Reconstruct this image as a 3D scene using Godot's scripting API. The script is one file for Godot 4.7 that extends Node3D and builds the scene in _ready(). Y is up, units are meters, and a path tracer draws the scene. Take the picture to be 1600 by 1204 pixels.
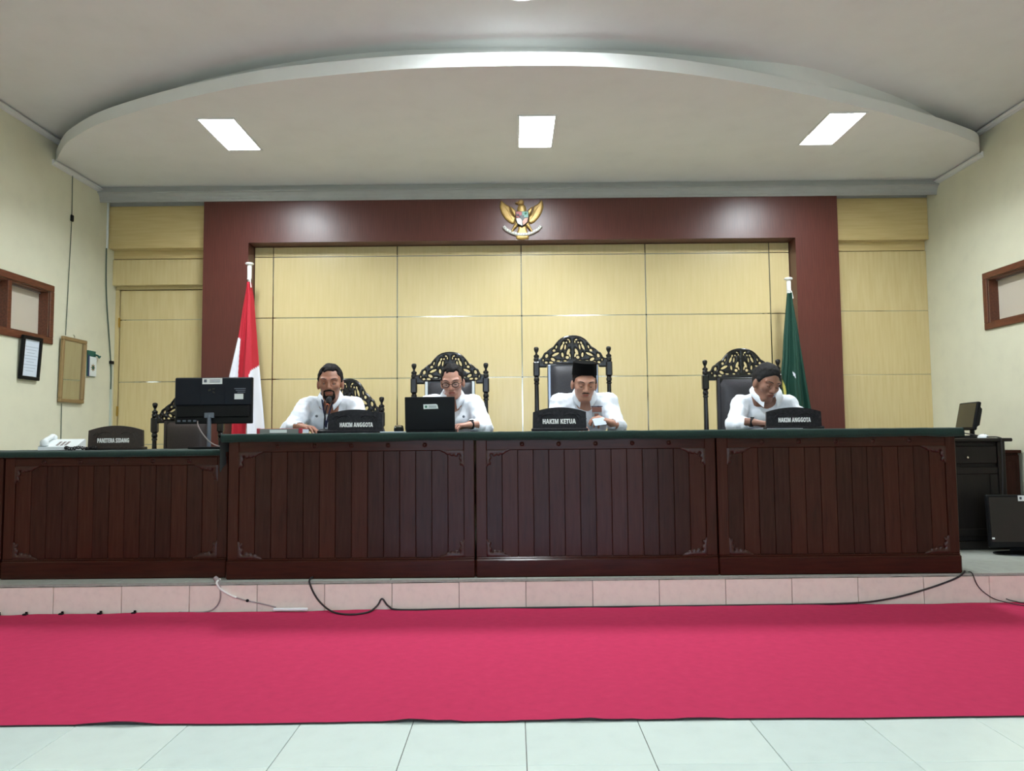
extends Node3D
# A court room: judges' bench on a tiled dais, carved chairs, four seated people, flags, panelled back wall under a curved soffit.

var M := {}
var rng := RandomNumberGenerator.new()
const XL := -3.905
const XR := 4.034
const DAIS := 0.178


func _ready() -> void:
	rng.seed = 11
	# ---------------------------------------------------------------- camera
	var cam := Camera3D.new()
	cam.name = "camera"
	cam.fov = rad_to_deg(2.0 * atan(602.0 / 1205.5))
	cam.near = 0.05
	cam.far = 200.0
	cam.position = Vector3(0, 1.0174, 0)
	cam.rotation = Vector3(0.0648, 0.0013, -0.0091)
	add_child(cam)
	cam.current = true
	# ---------------------------------------------------------------- sky and exposure
	var sky_mat := ProceduralSkyMaterial.new()
	sky_mat.sky_top_color = Color(0.42, 0.6, 0.9)
	sky_mat.sky_horizon_color = Color(0.85, 0.92, 1.0)
	sky_mat.ground_horizon_color = Color(0.75, 0.78, 0.78)
	sky_mat.ground_bottom_color = Color(0.5, 0.5, 0.48)
	sky_mat.energy_multiplier = 5.0
	var sky := Sky.new()
	sky.sky_material = sky_mat
	var env := Environment.new()
	env.background_mode = Environment.BG_SKY
	env.sky = sky
	env.tonemap_mode = Environment.TONE_MAPPER_LINEAR
	env.tonemap_exposure = 1.6
	env.sdfgi_enabled = true
	env.ssao_enabled = true
	env.ssil_enabled = true
	var we := WorldEnvironment.new()
	we.name = "environment"
	we.environment = env
	add_child(we)
	# ---------------------------------------------------------------- build
	make_materials()
	# lamps: x, y (underside), z, size x, size z, energy, name, label
	var lum := Color(0.95, 0.985, 1.0)
	for s in [[-2.203, 0], [0.2, 1], [2.52, 2]]:
		troffer(Vector3(s[0], 3.4, -5.93), Vector2(0.27, 0.62), 0.084, 4.0, lum, ["rectangular ceiling lamp set in the soffit above the red and white flag", "rectangular ceiling lamp set in the soffit above the golden eagle emblem", "rectangular ceiling lamp set in the soffit above the green flag"][s[1]], "lamps in the curved soffit")
	downlight(Vector3(0.075, 3.6, -4.288), 0.13, 3.4, lum)
	for s in [-1.46, 1.46]:
		troffer(Vector3(s, 3.59, 1.8), Vector2(0.32, 0.62), 0.009, 6.0, lum, "rectangular ceiling lamp above the public end of the room", "lamps over the public seats")
	room()
	back_wall()
	side_wall_things()
	dais_and_carpet()
	benches()
	side_furniture()
	chairs()
	flags()
	emblem()
	desk_things()
	people()
	cables()


# ==================================================================== node helpers
var used := {}


func numbered(n: String) -> String:
	var k: int = used.get(n, 0)
	used[n] = k + 1
	return n if k == 0 else "%s_%03d" % [n, k]


func tag(o: Node3D, label: String, category: String, group := "", kind := "") -> void:
	o.set_meta("label", label)
	o.set_meta("category", category)
	if group != "":
		o.set_meta("group", group)
	if kind != "":
		o.set_meta("kind", kind)


func thing(n: String, label: String, category: String, at := Vector3.ZERO, group := "", kind := "") -> Node3D:
	var o := Node3D.new()
	o.name = numbered(n)
	o.position = at
	add_child(o)
	tag(o, label, category, group, kind)
	return o


func part(parent: Node3D, n: String, geo, mat: Material, at := Vector3.ZERO, rot := Vector3.ZERO, label := "") -> MeshInstance3D:
	var o := MeshInstance3D.new()
	o.name = n
	o.mesh = done(geo) if geo is SurfaceTool else geo
	o.material_override = mat
	o.position = at
	o.rotation = rot
	parent.add_child(o, true)
	if label != "":
		o.set_meta("label", label)
	return o


func solo(n: String, geo, mat: Material, label: String, category: String, at := Vector3.ZERO, group := "", kind := "") -> MeshInstance3D:
	var o := part(self, numbered(n), geo, mat, at)
	tag(o, label, category, group, kind)
	return o


# ==================================================================== mesh helpers
func S() -> SurfaceTool:
	var st := SurfaceTool.new()
	st.begin(Mesh.PRIMITIVE_TRIANGLES)
	st.set_smooth_group(-1)
	return st


func done(st: SurfaceTool) -> ArrayMesh:
	st.generate_normals()
	st.index()
	return st.commit()


func face(st: SurfaceTool, p: Array, out: Vector3) -> void:
	var n: Vector3 = (p[0] - p[2]).cross(p[0] - p[1])
	var flip := n.dot(out) < 0.0
	for k in range(1, p.size() - 1):
		st.add_vertex(p[0])
		st.add_vertex(p[k + 1] if flip else p[k])
		st.add_vertex(p[k] if flip else p[k + 1])


# a box with chamfered edges
func bx(st: SurfaceTool, c: Vector3, size: Vector3, b := 0.003, basis := Basis()) -> void:
	st.set_smooth_group(-1)
	var h := size * 0.5
	b = minf(b, minf(h.x, minf(h.y, h.z)) * 0.9)
	var pt := func(sx: int, sy: int, sz: int, axis: int) -> Vector3:
		var v := Vector3(h.x - b, h.y - b, h.z - b)
		v[axis] = h[axis]
		return c + basis * Vector3(v.x * sx, v.y * sy, v.z * sz)
	for axis in 3:
		var u := (axis + 1) % 3
		var w := (axis + 2) % 3
		for s in [-1, 1]:
			var q := []
			for k in [[-1, -1], [1, -1], [1, 1], [-1, 1]]:
				var g := [0, 0, 0]
				g[axis] = s
				g[u] = k[0]
				g[w] = k[1]
				q.append(pt.call(g[0], g[1], g[2], axis))
			var o := Vector3.ZERO
			o[axis] = s
			face(st, q, basis * o)
		if b > 0.0:
			# chamfers along this axis, between the faces of u and w
			for k in [[-1, -1], [1, -1], [1, 1], [-1, 1]]:
				var q2 := []
				for s in [[-1, u], [1, u], [1, w], [-1, w]]:
					var g2 := [0, 0, 0]
					g2[axis] = s[0]
					g2[u] = k[0]
					g2[w] = k[1]
					q2.append(pt.call(g2[0], g2[1], g2[2], s[1]))
				var o2 := Vector3.ZERO
				o2[u] = k[0]
				o2[w] = k[1]
				face(st, q2, basis * o2)
	if b > 0.0:
		for sx in [-1, 1]:
			for sy in [-1, 1]:
				for sz in [-1, 1]:
					face(st, [pt.call(sx, sy, sz, 0), pt.call(sx, sy, sz, 1), pt.call(sx, sy, sz, 2)], basis * Vector3(sx, sy, sz))


func span(st: SurfaceTool, a: Vector3, b: Vector3, bev := 0.003) -> void:
	bx(st, (a + b) * 0.5, (b - a).abs(), bev)


func box(a: Vector3, b: Vector3, bev := 0.003) -> SurfaceTool:
	var st := S()
	span(st, a, b, bev)
	return st


func tube(st: SurfaceTool, pts: PackedVector3Array, radii, sides := 8, caps := true) -> void:
	var n := pts.size()
	var rings := []
	var up := Vector3.UP
	var t0 := (pts[1] - pts[0]).normalized()
	if absf(t0.dot(up)) > 0.95:
		up = Vector3.RIGHT
	var side := t0.cross(up).normalized()
	for i in n:
		var t := (pts[mini(i + 1, n - 1)] - pts[maxi(i - 1, 0)]).normalized()
		side = (side - t * side.dot(t)).normalized()
		var w := t.cross(side)
		var r: float = radii if radii is float else radii[i]
		var ring := PackedVector3Array()
		for k in sides:
			var a := TAU * k / sides
			ring.append(pts[i] + (side * cos(a) + w * sin(a)) * r)
		rings.append(ring)
	st.set_smooth_group(1)
	for i in n - 1:
		var mid := (pts[i] + pts[i + 1]) * 0.5
		for k in sides:
			var l := (k + 1) % sides
			var q := [rings[i][k], rings[i][l], rings[i + 1][l], rings[i + 1][k]]
			face(st, q, (q[0] + q[1] + q[2] + q[3]) * 0.25 - mid)
	st.set_smooth_group(-1)
	if caps:
		face(st, Array(rings[0]), pts[0] - pts[1])
		face(st, Array(rings[n - 1]), pts[n - 1] - pts[n - 2])


func curve(pts: Array, per := 6) -> PackedVector3Array:
	var out := PackedVector3Array()
	var n := pts.size()
	for i in n - 1:
		for k in per:
			var t := float(k) / per
			out.append((pts[i] as Vector3).cubic_interpolate(pts[i + 1], pts[maxi(i - 1, 0)], pts[mini(i + 2, n - 1)], t))
	out.append(pts[n - 1])
	return out


# lathed profile of (radius, height)
func lathe(st: SurfaceTool, prof: Array, sides := 16, at := Vector3.ZERO, basis := Basis()) -> void:
	var g := 1
	for i in prof.size() - 1:
		var p: Vector2 = prof[i]
		var q: Vector2 = prof[i + 1]
		if i > 0:
			var o: Vector2 = prof[i - 1]
			if absf((p - o).angle_to(q - p)) > 0.7:
				g += 1
		st.set_smooth_group(g)
		var nrm := Vector2((q - p).y, -(q - p).x)
		for k in sides:
			var a := TAU * k / sides
			var b := TAU * (k + 1) / sides
			var da := Vector3(cos(a), 0, sin(a))
			var db := Vector3(cos(b), 0, sin(b))
			var dm := (da + db).normalized()
			var pts := [at + basis * (da * p.x + Vector3.UP * p.y), at + basis * (db * p.x + Vector3.UP * p.y), at + basis * (db * q.x + Vector3.UP * q.y), at + basis * (da * q.x + Vector3.UP * q.y)]
			var out := basis * (dm * nrm.x + Vector3.UP * nrm.y)
			if p.x < 1e-5:
				face(st, [pts[0], pts[2], pts[3]], out)
			elif q.x < 1e-5:
				face(st, [pts[0], pts[1], pts[2]], out)
			else:
				face(st, [pts[0], pts[1], pts[2]], out)
				face(st, [pts[0], pts[2], pts[3]], out)
	st.set_smooth_group(-1)


# polygon in xy pulled along z, then placed by xf
func prism(st: SurfaceTool, poly: PackedVector2Array, z0: float, z1: float, xf := Transform3D(), smooth := false) -> void:
	st.set_smooth_group(-1)
	var tri := Geometry2D.triangulate_polygon(poly)
	for z in [z0, z1]:
		var out: Vector3 = xf.basis * Vector3(0, 0, (1.0 if z == z1 else -1.0) * signf(z1 - z0))
		for i in range(0, tri.size(), 3):
			face(st, [xf * Vector3(poly[tri[i]].x, poly[tri[i]].y, z), xf * Vector3(poly[tri[i + 1]].x, poly[tri[i + 1]].y, z), xf * Vector3(poly[tri[i + 2]].x, poly[tri[i + 2]].y, z)], out)
	var turn := -1.0 if Geometry2D.is_polygon_clockwise(poly) else 1.0
	if smooth:
		st.set_smooth_group(2)
	for i in poly.size():
		var p := poly[i]
		var q := poly[(i + 1) % poly.size()]
		var e := (q - p) * turn
		face(st, [xf * Vector3(p.x, p.y, z0), xf * Vector3(q.x, q.y, z0), xf * Vector3(q.x, q.y, z1), xf * Vector3(p.x, p.y, z1)], xf.basis * Vector3(e.y, -e.x, 0))
	st.set_smooth_group(-1)


# a carved plate: f(x, y) > 0 is wood, its value about the distance to the edge; the front swells up to thick within edge
func carve(st: SurfaceTool, f: Callable, r: Rect2, cell: float, thick: float, edge: float, low := 0.45) -> void:
	var nx := int(ceil(r.size.x / cell)) + 1
	var ny := int(ceil(r.size.y / cell)) + 1
	var v := PackedFloat32Array()
	v.resize(nx * ny)
	for j in ny:
		for i in nx:
			var d: float = f.call(r.position.x + i * cell, r.position.y + j * cell)
			v[j * nx + i] = -0.0001 if i == 0 or j == 0 or i == nx - 1 or j == ny - 1 else d
	for j in ny - 1:
		for i in nx - 1:
			var c := [Vector2i(i, j), Vector2i(i + 1, j), Vector2i(i + 1, j + 1), Vector2i(i, j + 1)]
			var pts := []
			var cut := []
			for k in 4:
				var a: Vector2i = c[k]
				var b: Vector2i = c[(k + 1) % 4]
				var da := v[a.y * nx + a.x]
				var db := v[b.y * nx + b.x]
				var pa := r.position + Vector2(a) * cell
				var pb := r.position + Vector2(b) * cell
				if da > 0.0:
					pts.append(Vector3(pa.x, pa.y, da))
					cut.append(false)
				if (da > 0.0) != (db > 0.0):
					var m := pa.lerp(pb, da / (da - db))
					pts.append(Vector3(m.x, m.y, 0.0))
					cut.append(true)
			if pts.size() < 3:
				continue
			var front := []
			var back := []
			for p in pts:
				var t := clampf(p.z / edge, 0.0, 1.0)
				front.append(Vector3(p.x, p.y, thick * (low + (1.0 - low) * sqrt(1.0 - (1.0 - t) * (1.0 - t)))))
				back.append(Vector3(p.x, p.y, 0.0))
			st.set_smooth_group(1)
			face(st, front, Vector3(0, 0, 1))
			st.set_smooth_group(-1)
			face(st, back, Vector3(0, 0, -1))
			for k in pts.size():
				var l := (k + 1) % pts.size()
				if cut[k] and cut[l]:
					var e: Vector3 = front[l] - front[k]
					face(st, [back[k], back[l], front[l], front[k]], Vector3(e.y, -e.x, 0))
	st.set_smooth_group(-1)


static func in_ell(x: float, y: float, cx: float, cy: float, rx: float, ry: float, deg := 0.0) -> float:
	var a := deg_to_rad(deg)
	var dx := x - cx
	var dy := y - cy
	var u := dx * cos(a) + dy * sin(a)
	var w := -dx * sin(a) + dy * cos(a)
	var k := sqrt(u * u / (rx * rx) + w * w / (ry * ry))
	return (1.0 - k) * minf(rx, ry)


func lettering(text: String, height: float, stretch: float) -> ArrayMesh:
	var plain := SystemFont.new()
	plain.font_names = PackedStringArray(["Droid Sans"])
	plain.font_weight = 700
	var font := FontVariation.new()
	font.base_font = plain
	font.variation_embolden = 0.7
	var tm := TextMesh.new()
	tm.text = text
	tm.font = font
	tm.font_size = 64
	tm.pixel_size = height / 46.0
	tm.depth = 0.002
	tm.curve_step = 2.0
	var am := ArrayMesh.new()
	var arr := tm.get_mesh_arrays() if tm.has_method("get_mesh_arrays") else tm.surface_get_arrays(0)
	var vs: PackedVector3Array = arr[Mesh.ARRAY_VERTEX]
	for i in vs.size():
		vs[i].x *= stretch
	arr[Mesh.ARRAY_VERTEX] = vs
	am.add_surface_from_arrays(Mesh.PRIMITIVE_TRIANGLES, arr)
	return am


# ==================================================================== materials
func noise_tex(freq: float, ramp: Array, size := 256, octaves := 4, kind := FastNoiseLite.TYPE_SIMPLEX_SMOOTH, sd := 1) -> NoiseTexture2D:
	var n := FastNoiseLite.new()
	n.noise_type = kind
	n.frequency = freq
	n.seed = sd
	n.fractal_octaves = octaves
	var t := NoiseTexture2D.new()
	t.width = size
	t.height = size
	t.seamless = true
	t.noise = n
	if ramp.size() > 0:
		var g := Gradient.new()
		var offs := PackedFloat32Array()
		var cols := PackedColorArray()
		for k in ramp.size():
			offs.append(float(k) / (ramp.size() - 1))
			cols.append(ramp[k])
		g.offsets = offs
		g.colors = cols
		t.color_ramp = g
	return t


func mat(n: String, c: Color, rough := 0.6, metal := 0.0) -> StandardMaterial3D:
	var m := StandardMaterial3D.new()
	m.resource_name = n
	m.albedo_color = c
	m.roughness = rough
	m.metallic = metal
	M[n] = m
	return m


# a surface whose colour wanders between shades of c, mapped in the room's axes
func grain(n: String, ramp: Array, scale: Vector3, rough: float, freq := 0.02, octaves := 4, sd := 1, world := true) -> StandardMaterial3D:
	var m := mat(n, Color.WHITE, rough)
	m.albedo_texture = noise_tex(freq, ramp, 256, octaves, FastNoiseLite.TYPE_SIMPLEX_SMOOTH, sd)
	m.uv1_triplanar = true
	m.uv1_world_triplanar = world
	m.uv1_scale = scale
	m.uv1_triplanar_sharpness = 8.0
	return m


func rgb8(r: int, g: int, b: int) -> Color:
	return Color8(r, g, b)


func shades(c: Color, amount: float) -> Array:
	return [c.darkened(amount), c.darkened(amount * 0.3), c, c.lightened(amount * 0.45)]


func make_materials() -> void:
	grain("wall_paint", shades(rgb8(222, 220, 196), 0.03), Vector3(0.7, 0.7, 0.7), 0.75, 0.02)
	grain("ceiling_paint", shades(rgb8(226, 227, 225), 0.02), Vector3(0.5, 0.5, 0.5), 0.85, 0.02, 3, 4)
	grain("shaded_trim_paint", shades(rgb8(172, 173, 170), 0.03), Vector3(1, 1, 1), 0.6, 0.02, 3, 4)  # ceiling white darkened for dust and for shade under the soffit
	grain("floor_tile_a", shades(rgb8(224, 236, 230), 0.02), Vector3(1.5, 1.5, 1.5), 0.16, 0.02, 4, 5)
	grain("floor_tile_b", shades(rgb8(219, 232, 227), 0.025), Vector3(1.5, 1.5, 1.5), 0.18, 0.02, 4, 6)
	grain("dais_tile", shades(rgb8(196, 200, 192), 0.05), Vector3(2, 2, 2), 0.25, 0.02, 4, 7)
	grain("pink_tile_a", shades(rgb8(232, 218, 206), 0.04), Vector3(2.2, 2.2, 2.2), 0.3, 0.03, 5, 8)
	grain("pink_tile_b", shades(rgb8(227, 212, 200), 0.05), Vector3(2.2, 2.2, 2.2), 0.32, 0.03, 5, 9)
	grain("grout", shades(rgb8(96, 86, 80), 0.2), Vector3(3, 3, 3), 0.9)
	grain("concrete", shades(rgb8(150, 150, 142), 0.12), Vector3(3, 3, 3), 0.85, 0.04, 5)
	var cp := grain("carpet", shades(rgb8(186, 50, 88), 0.05), Vector3(1.2, 1.2, 1.2), 0.95, 0.05, 5, 12)
	cp.metallic_specular = 0.25
	mat("carpet_back", rgb8(40, 30, 32), 0.95)
	grain("maple", [rgb8(203, 184, 135), rgb8(206, 187, 138), rgb8(208, 189, 141), rgb8(210, 192, 145)], Vector3(4, 0.25, 4), 0.22, 0.03, 4, 15)
	grain("maple_side", [rgb8(200, 179, 128), rgb8(206, 186, 135), rgb8(209, 190, 140), rgb8(213, 195, 146)], Vector3(4, 0.25, 4), 0.28, 0.03, 4, 16)
	grain("maple_cross", [rgb8(200, 176, 122), rgb8(206, 183, 129), rgb8(210, 188, 134), rgb8(214, 193, 141)], Vector3(0.25, 4, 0.25), 0.3, 0.03, 4, 17)
	grain("rosewood", [rgb8(74, 34, 28), rgb8(82, 38, 31), rgb8(86, 41, 34), rgb8(92, 46, 38)], Vector3(9, 0.4, 9), 0.35, 0.03, 4, 18)
	var steel := mat("steel", rgb8(190, 186, 172), 0.12, 1.0)
	steel.metallic_specular = 0.6
	for k in 4:
		var c: Color = [rgb8(56, 26, 18), rgb8(52, 25, 18), rgb8(60, 28, 19), rgb8(50, 24, 17)][k]
		var w := grain("bench_wood_%d" % k, [c.darkened(0.2), c, c.lightened(0.01), c.lightened(0.04)], Vector3(5, 0.4, 5), 0.2, 0.03, 5, 20 + k)
		w.metallic_specular = 0.27
	var bc := grain("bench_wood_cross", [rgb8(44, 21, 15), rgb8(53, 25, 18), rgb8(57, 27, 19), rgb8(62, 31, 22)], Vector3(0.4, 5, 5), 0.2, 0.03, 5, 27)
	bc.metallic_specular = 0.27
	grain("carving_wood", [rgb8(42, 21, 15), rgb8(52, 26, 19), rgb8(58, 30, 22), rgb8(68, 37, 28)], Vector3(6, 6, 6), 0.3, 0.03, 4, 28)
	M.carving_wood.metallic_specular = 0.4
	grain("cabinet_wood", [rgb8(20, 17, 15), rgb8(25, 21, 19), rgb8(28, 24, 21), rgb8(32, 28, 24)], Vector3(8, 0.5, 8), 0.45, 0.03, 4, 29)
	M.cabinet_wood.metallic_specular = 0.35
	grain("window_wood", [rgb8(72, 38, 24), rgb8(92, 50, 32), rgb8(102, 56, 36), rgb8(114, 66, 44)], Vector3(6, 6, 1), 0.4, 0.03, 4, 30)
	grain("door_wood", [rgb8(92, 54, 36), rgb8(110, 66, 44), rgb8(120, 74, 50), rgb8(130, 84, 58)], Vector3(6, 0.5, 6), 0.4, 0.03, 4, 31)
	mat("chair_lacquer", rgb8(20, 18, 18), 0.22)
	grain("leather", shades(rgb8(52, 50, 56), 0.12), Vector3(5, 5, 5), 0.42, 0.05, 4, 32)
	grain("leather_brown", shades(rgb8(58, 48, 46), 0.12), Vector3(5, 5, 5), 0.5, 0.05, 4, 33)
	mat("stud_gloss", rgb8(150, 158, 172), 0.3, 0.85)  # bluish grey puts leather gloss into the colour of the studded edge
	var felt := grain("green_felt", shades(rgb8(8, 42, 35), 0.15), Vector3(3, 3, 3), 0.95, 0.08, 4, 34)
	felt.rim_enabled = true
	felt.rim = 0.25
	var cl := grain("white_shirt", shades(rgb8(237, 242, 251), 0.02), Vector3(3, 3, 3), 0.85, 0.04, 3, 35)
	cl.rim_enabled = true
	cl.rim = 0.2
	mat("navy_cloth", rgb8(26, 32, 62), 0.85)
	mat("black_cloth", rgb8(26, 26, 30), 0.9)
	var vel := mat("black_velvet", rgb8(7, 7, 8), 0.95)
	vel.metallic_specular = 0.2
	for k in 4:
		var sk := mat("skin_%d" % k, Color.WHITE, 0.48)
		sk.vertex_color_use_as_albedo = true
		sk.subsurf_scatter_enabled = true
		sk.subsurf_scatter_strength = 0.08
	grain("hair_black", shades(rgb8(24, 20, 20), 0.2), Vector3(14, 3, 14), 0.75, 0.05, 3, 37, false)
	M.hair_black.metallic_specular = 0.3
	grain("hair_grey", [rgb8(26, 25, 26), rgb8(33, 32, 33), rgb8(38, 37, 38), rgb8(52, 51, 52)], Vector3(14, 3, 14), 0.75, 0.05, 3, 38, false)
	M.hair_grey.metallic_specular = 0.3
	mat("brow_hair", rgb8(58, 42, 36), 0.8)
	mat("eye_white", rgb8(168, 156, 148), 0.3)
	mat("iris", rgb8(30, 20, 16), 0.15)
	mat("black_plastic", rgb8(13, 14, 16), 0.5)
	M.black_plastic.metallic_specular = 0.3
	mat("black_gloss", rgb8(14, 15, 17), 0.12)
	mat("dark_blue_plastic", rgb8(20, 25, 34), 0.5)
	M.dark_blue_plastic.metallic_specular = 0.3
	mat("grey_plastic", rgb8(92, 100, 112), 0.45)
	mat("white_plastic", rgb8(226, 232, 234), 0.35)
	mat("sticker_white", rgb8(226, 232, 230), 0.5)
	mat("sticker_green", rgb8(56, 120, 92), 0.5)
	mat("ink", rgb8(60, 66, 72), 0.6)
	mat("letter_white", rgb8(238, 238, 236), 0.55)
	grain("plate_stone", [rgb8(22, 21, 24), rgb8(31, 30, 33), rgb8(38, 36, 40), rgb8(60, 57, 62)], Vector3(5, 5, 5), 0.45, 0.03, 5, 40)
	M.plate_stone.metallic_specular = 0.28
	grain("plate_wood", [rgb8(30, 21, 19), rgb8(40, 29, 26), rgb8(45, 32, 29), rgb8(62, 46, 41)], Vector3(5, 5, 5), 0.4, 0.03, 5, 41)
	var gold := grain("gold", [rgb8(122, 94, 48), rgb8(164, 132, 72), rgb8(178, 146, 84), rgb8(198, 168, 108)], Vector3(14, 14, 14), 0.38, 0.04, 3, 42)
	gold.metallic = 0.35
	mat("gold_frame", rgb8(150, 124, 84), 0.4, 0.2)
	mat("mirror", rgb8(205, 205, 198), 0.04, 1.0)
	mat("emblem_black", rgb8(24, 22, 24), 0.4)
	mat("emblem_red", rgb8(150, 30, 34), 0.4)
	mat("emblem_white", rgb8(228, 226, 220), 0.45)
	mat("emblem_green", rgb8(120, 170, 160), 0.45)
	mat("emblem_pink", rgb8(214, 160, 140), 0.45)
	mat("flag_green", rgb8(0, 78, 58), 0.75)
	mat("yellow_print", rgb8(206, 190, 96), 0.75)
	var fl := mat("flag_cloth", Color.WHITE, 0.7)
	fl.vertex_color_use_as_albedo = true
	mat("pole_white", rgb8(232, 232, 230), 0.35)
	mat("black_cable", rgb8(34, 30, 32), 0.6)
	mat("grey_cable", rgb8(150, 140, 138), 0.6)
	mat("green_cable", rgb8(74, 92, 78), 0.6)
	mat("pale_conduit", rgb8(186, 196, 184), 0.5)
	mat("faint_print", rgb8(176, 186, 200), 0.6)
	mat("white_cable", rgb8(228, 226, 222), 0.5)
	mat("brass", rgb8(196, 160, 84), 0.3, 0.9)
	mat("paper", rgb8(214, 224, 236), 0.7)
	mat("book_red", rgb8(168, 42, 58), 0.6)
	mat("book_grey", rgb8(124, 128, 124), 0.7)
	mat("pane_board", rgb8(205, 196, 180), 0.5)
	mat("card_green", rgb8(20, 84, 70), 0.6)
	mat("card_blue", rgb8(36, 52, 92), 0.6)
	mat("badge_brown", rgb8(120, 74, 62), 0.5)
	mat("badge_grey", rgb8(130, 136, 140), 0.4)
	mat("orange_led", rgb8(220, 110, 70), 0.4)
	mat("lamp_metal", rgb8(226, 228, 228), 0.4)
	var gl := mat("glass", Color(0.9, 0.96, 1.0, 0.08), 0.02)
	gl.transparency = BaseMaterial3D.TRANSPARENCY_ALPHA
	var lens := mat("lens", Color(0.95, 0.97, 1.0, 0.1), 0.02)
	lens.transparency = BaseMaterial3D.TRANSPARENCY_ALPHA
	var glow := mat("lamp_glow", rgb8(250, 252, 255), 0.5)
	glow.emission_enabled = true
	glow.emission = Color(0.96, 0.99, 1.0)
	glow.emission_energy_multiplier = 6.0


# ==================================================================== lamps
func area_light(parent: Node3D, at: Vector3, size: Vector2, energy: float, c: Color) -> void:
	var l := AreaLight3D.new()
	l.name = "lamp_light"
	l.position = at
	l.rotation = Vector3(-PI / 2, 0, 0)
	l.area_size = size
	l.light_energy = energy
	l.light_color = c
	l.area_range = 20.0
	l.shadow_enabled = true
	parent.add_child(l)


# a lamp tray of the given depth above the ceiling's underside at at.y; the opening is cut in the ceiling
func troffer(at: Vector3, size: Vector2, deep: float, energy: float, c: Color, label: String, group: String) -> void:
	var t := thing("ceiling_lamp", label, "lamp", at, group)
	var h := size * 0.5
	var fr := S()
	var tray := S()
	for s in [-1, 1]:
		span(fr, Vector3(s * (h.x - 0.004), -0.008, -h.y - 0.014), Vector3(s * (h.x + 0.014), 0.0, h.y + 0.014), 0.002)
		span(fr, Vector3(-h.x + 0.004, -0.008, s * (h.y - 0.004)), Vector3(h.x - 0.004, 0.0, s * (h.y + 0.014)), 0.002)
		span(tray, Vector3(s * (h.x - 0.004), 0.0, -h.y), Vector3(s * h.x, deep, h.y), 0.0)
		span(tray, Vector3(-h.x, 0.0, s * (h.y - 0.004)), Vector3(h.x, deep, s * h.y), 0.0)
	part(t, "lamp_frame", fr, M.lamp_metal)
	part(t, "lamp_tray", tray, M.lamp_metal)
	part(t, "lamp_diffuser", box(Vector3(-h.x + 0.004, deep - 0.006, -h.y + 0.004), Vector3(h.x - 0.004, deep - 0.001, h.y - 0.004), 0.0), M.lamp_glow)
	area_light(t, Vector3(0, deep - 0.01, 0), size - Vector2(0.02, 0.02), energy, c)


func downlight(at: Vector3, r: float, energy: float, c: Color) -> void:
	var t := thing("ceiling_downlight", "round downlight in the main ceiling just in front of the curved soffit", "lamp", at)
	var rim := S()
	lathe(rim, [Vector2(r, 0.0), Vector2(r + 0.02, 0.0), Vector2(r + 0.016, -0.012), Vector2(r, -0.012), Vector2(r, 0.0)], 32)
	part(t, "lamp_rim", rim, M.lamp_metal)
	var d := S()
	lathe(d, [Vector2(0, -0.002), Vector2(r, -0.002), Vector2(r, -0.008), Vector2(0, -0.008)], 32)
	part(t, "lamp_diffuser", d, M.lamp_glow)
	area_light(t, Vector3(0, -0.015, 0), Vector2(r * 1.8, r * 1.8), energy, c)


# ==================================================================== the room
func catmull(p: Array, per := 5) -> PackedVector2Array:
	var out := PackedVector2Array()
	var n := p.size()
	for i in n - 1:
		for k in per:
			out.append((p[i] as Vector2).cubic_interpolate(p[i + 1], p[maxi(i - 1, 0)], p[mini(i + 2, n - 1)], float(k) / per))
	out.append(p[n - 1])
	return out


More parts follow.
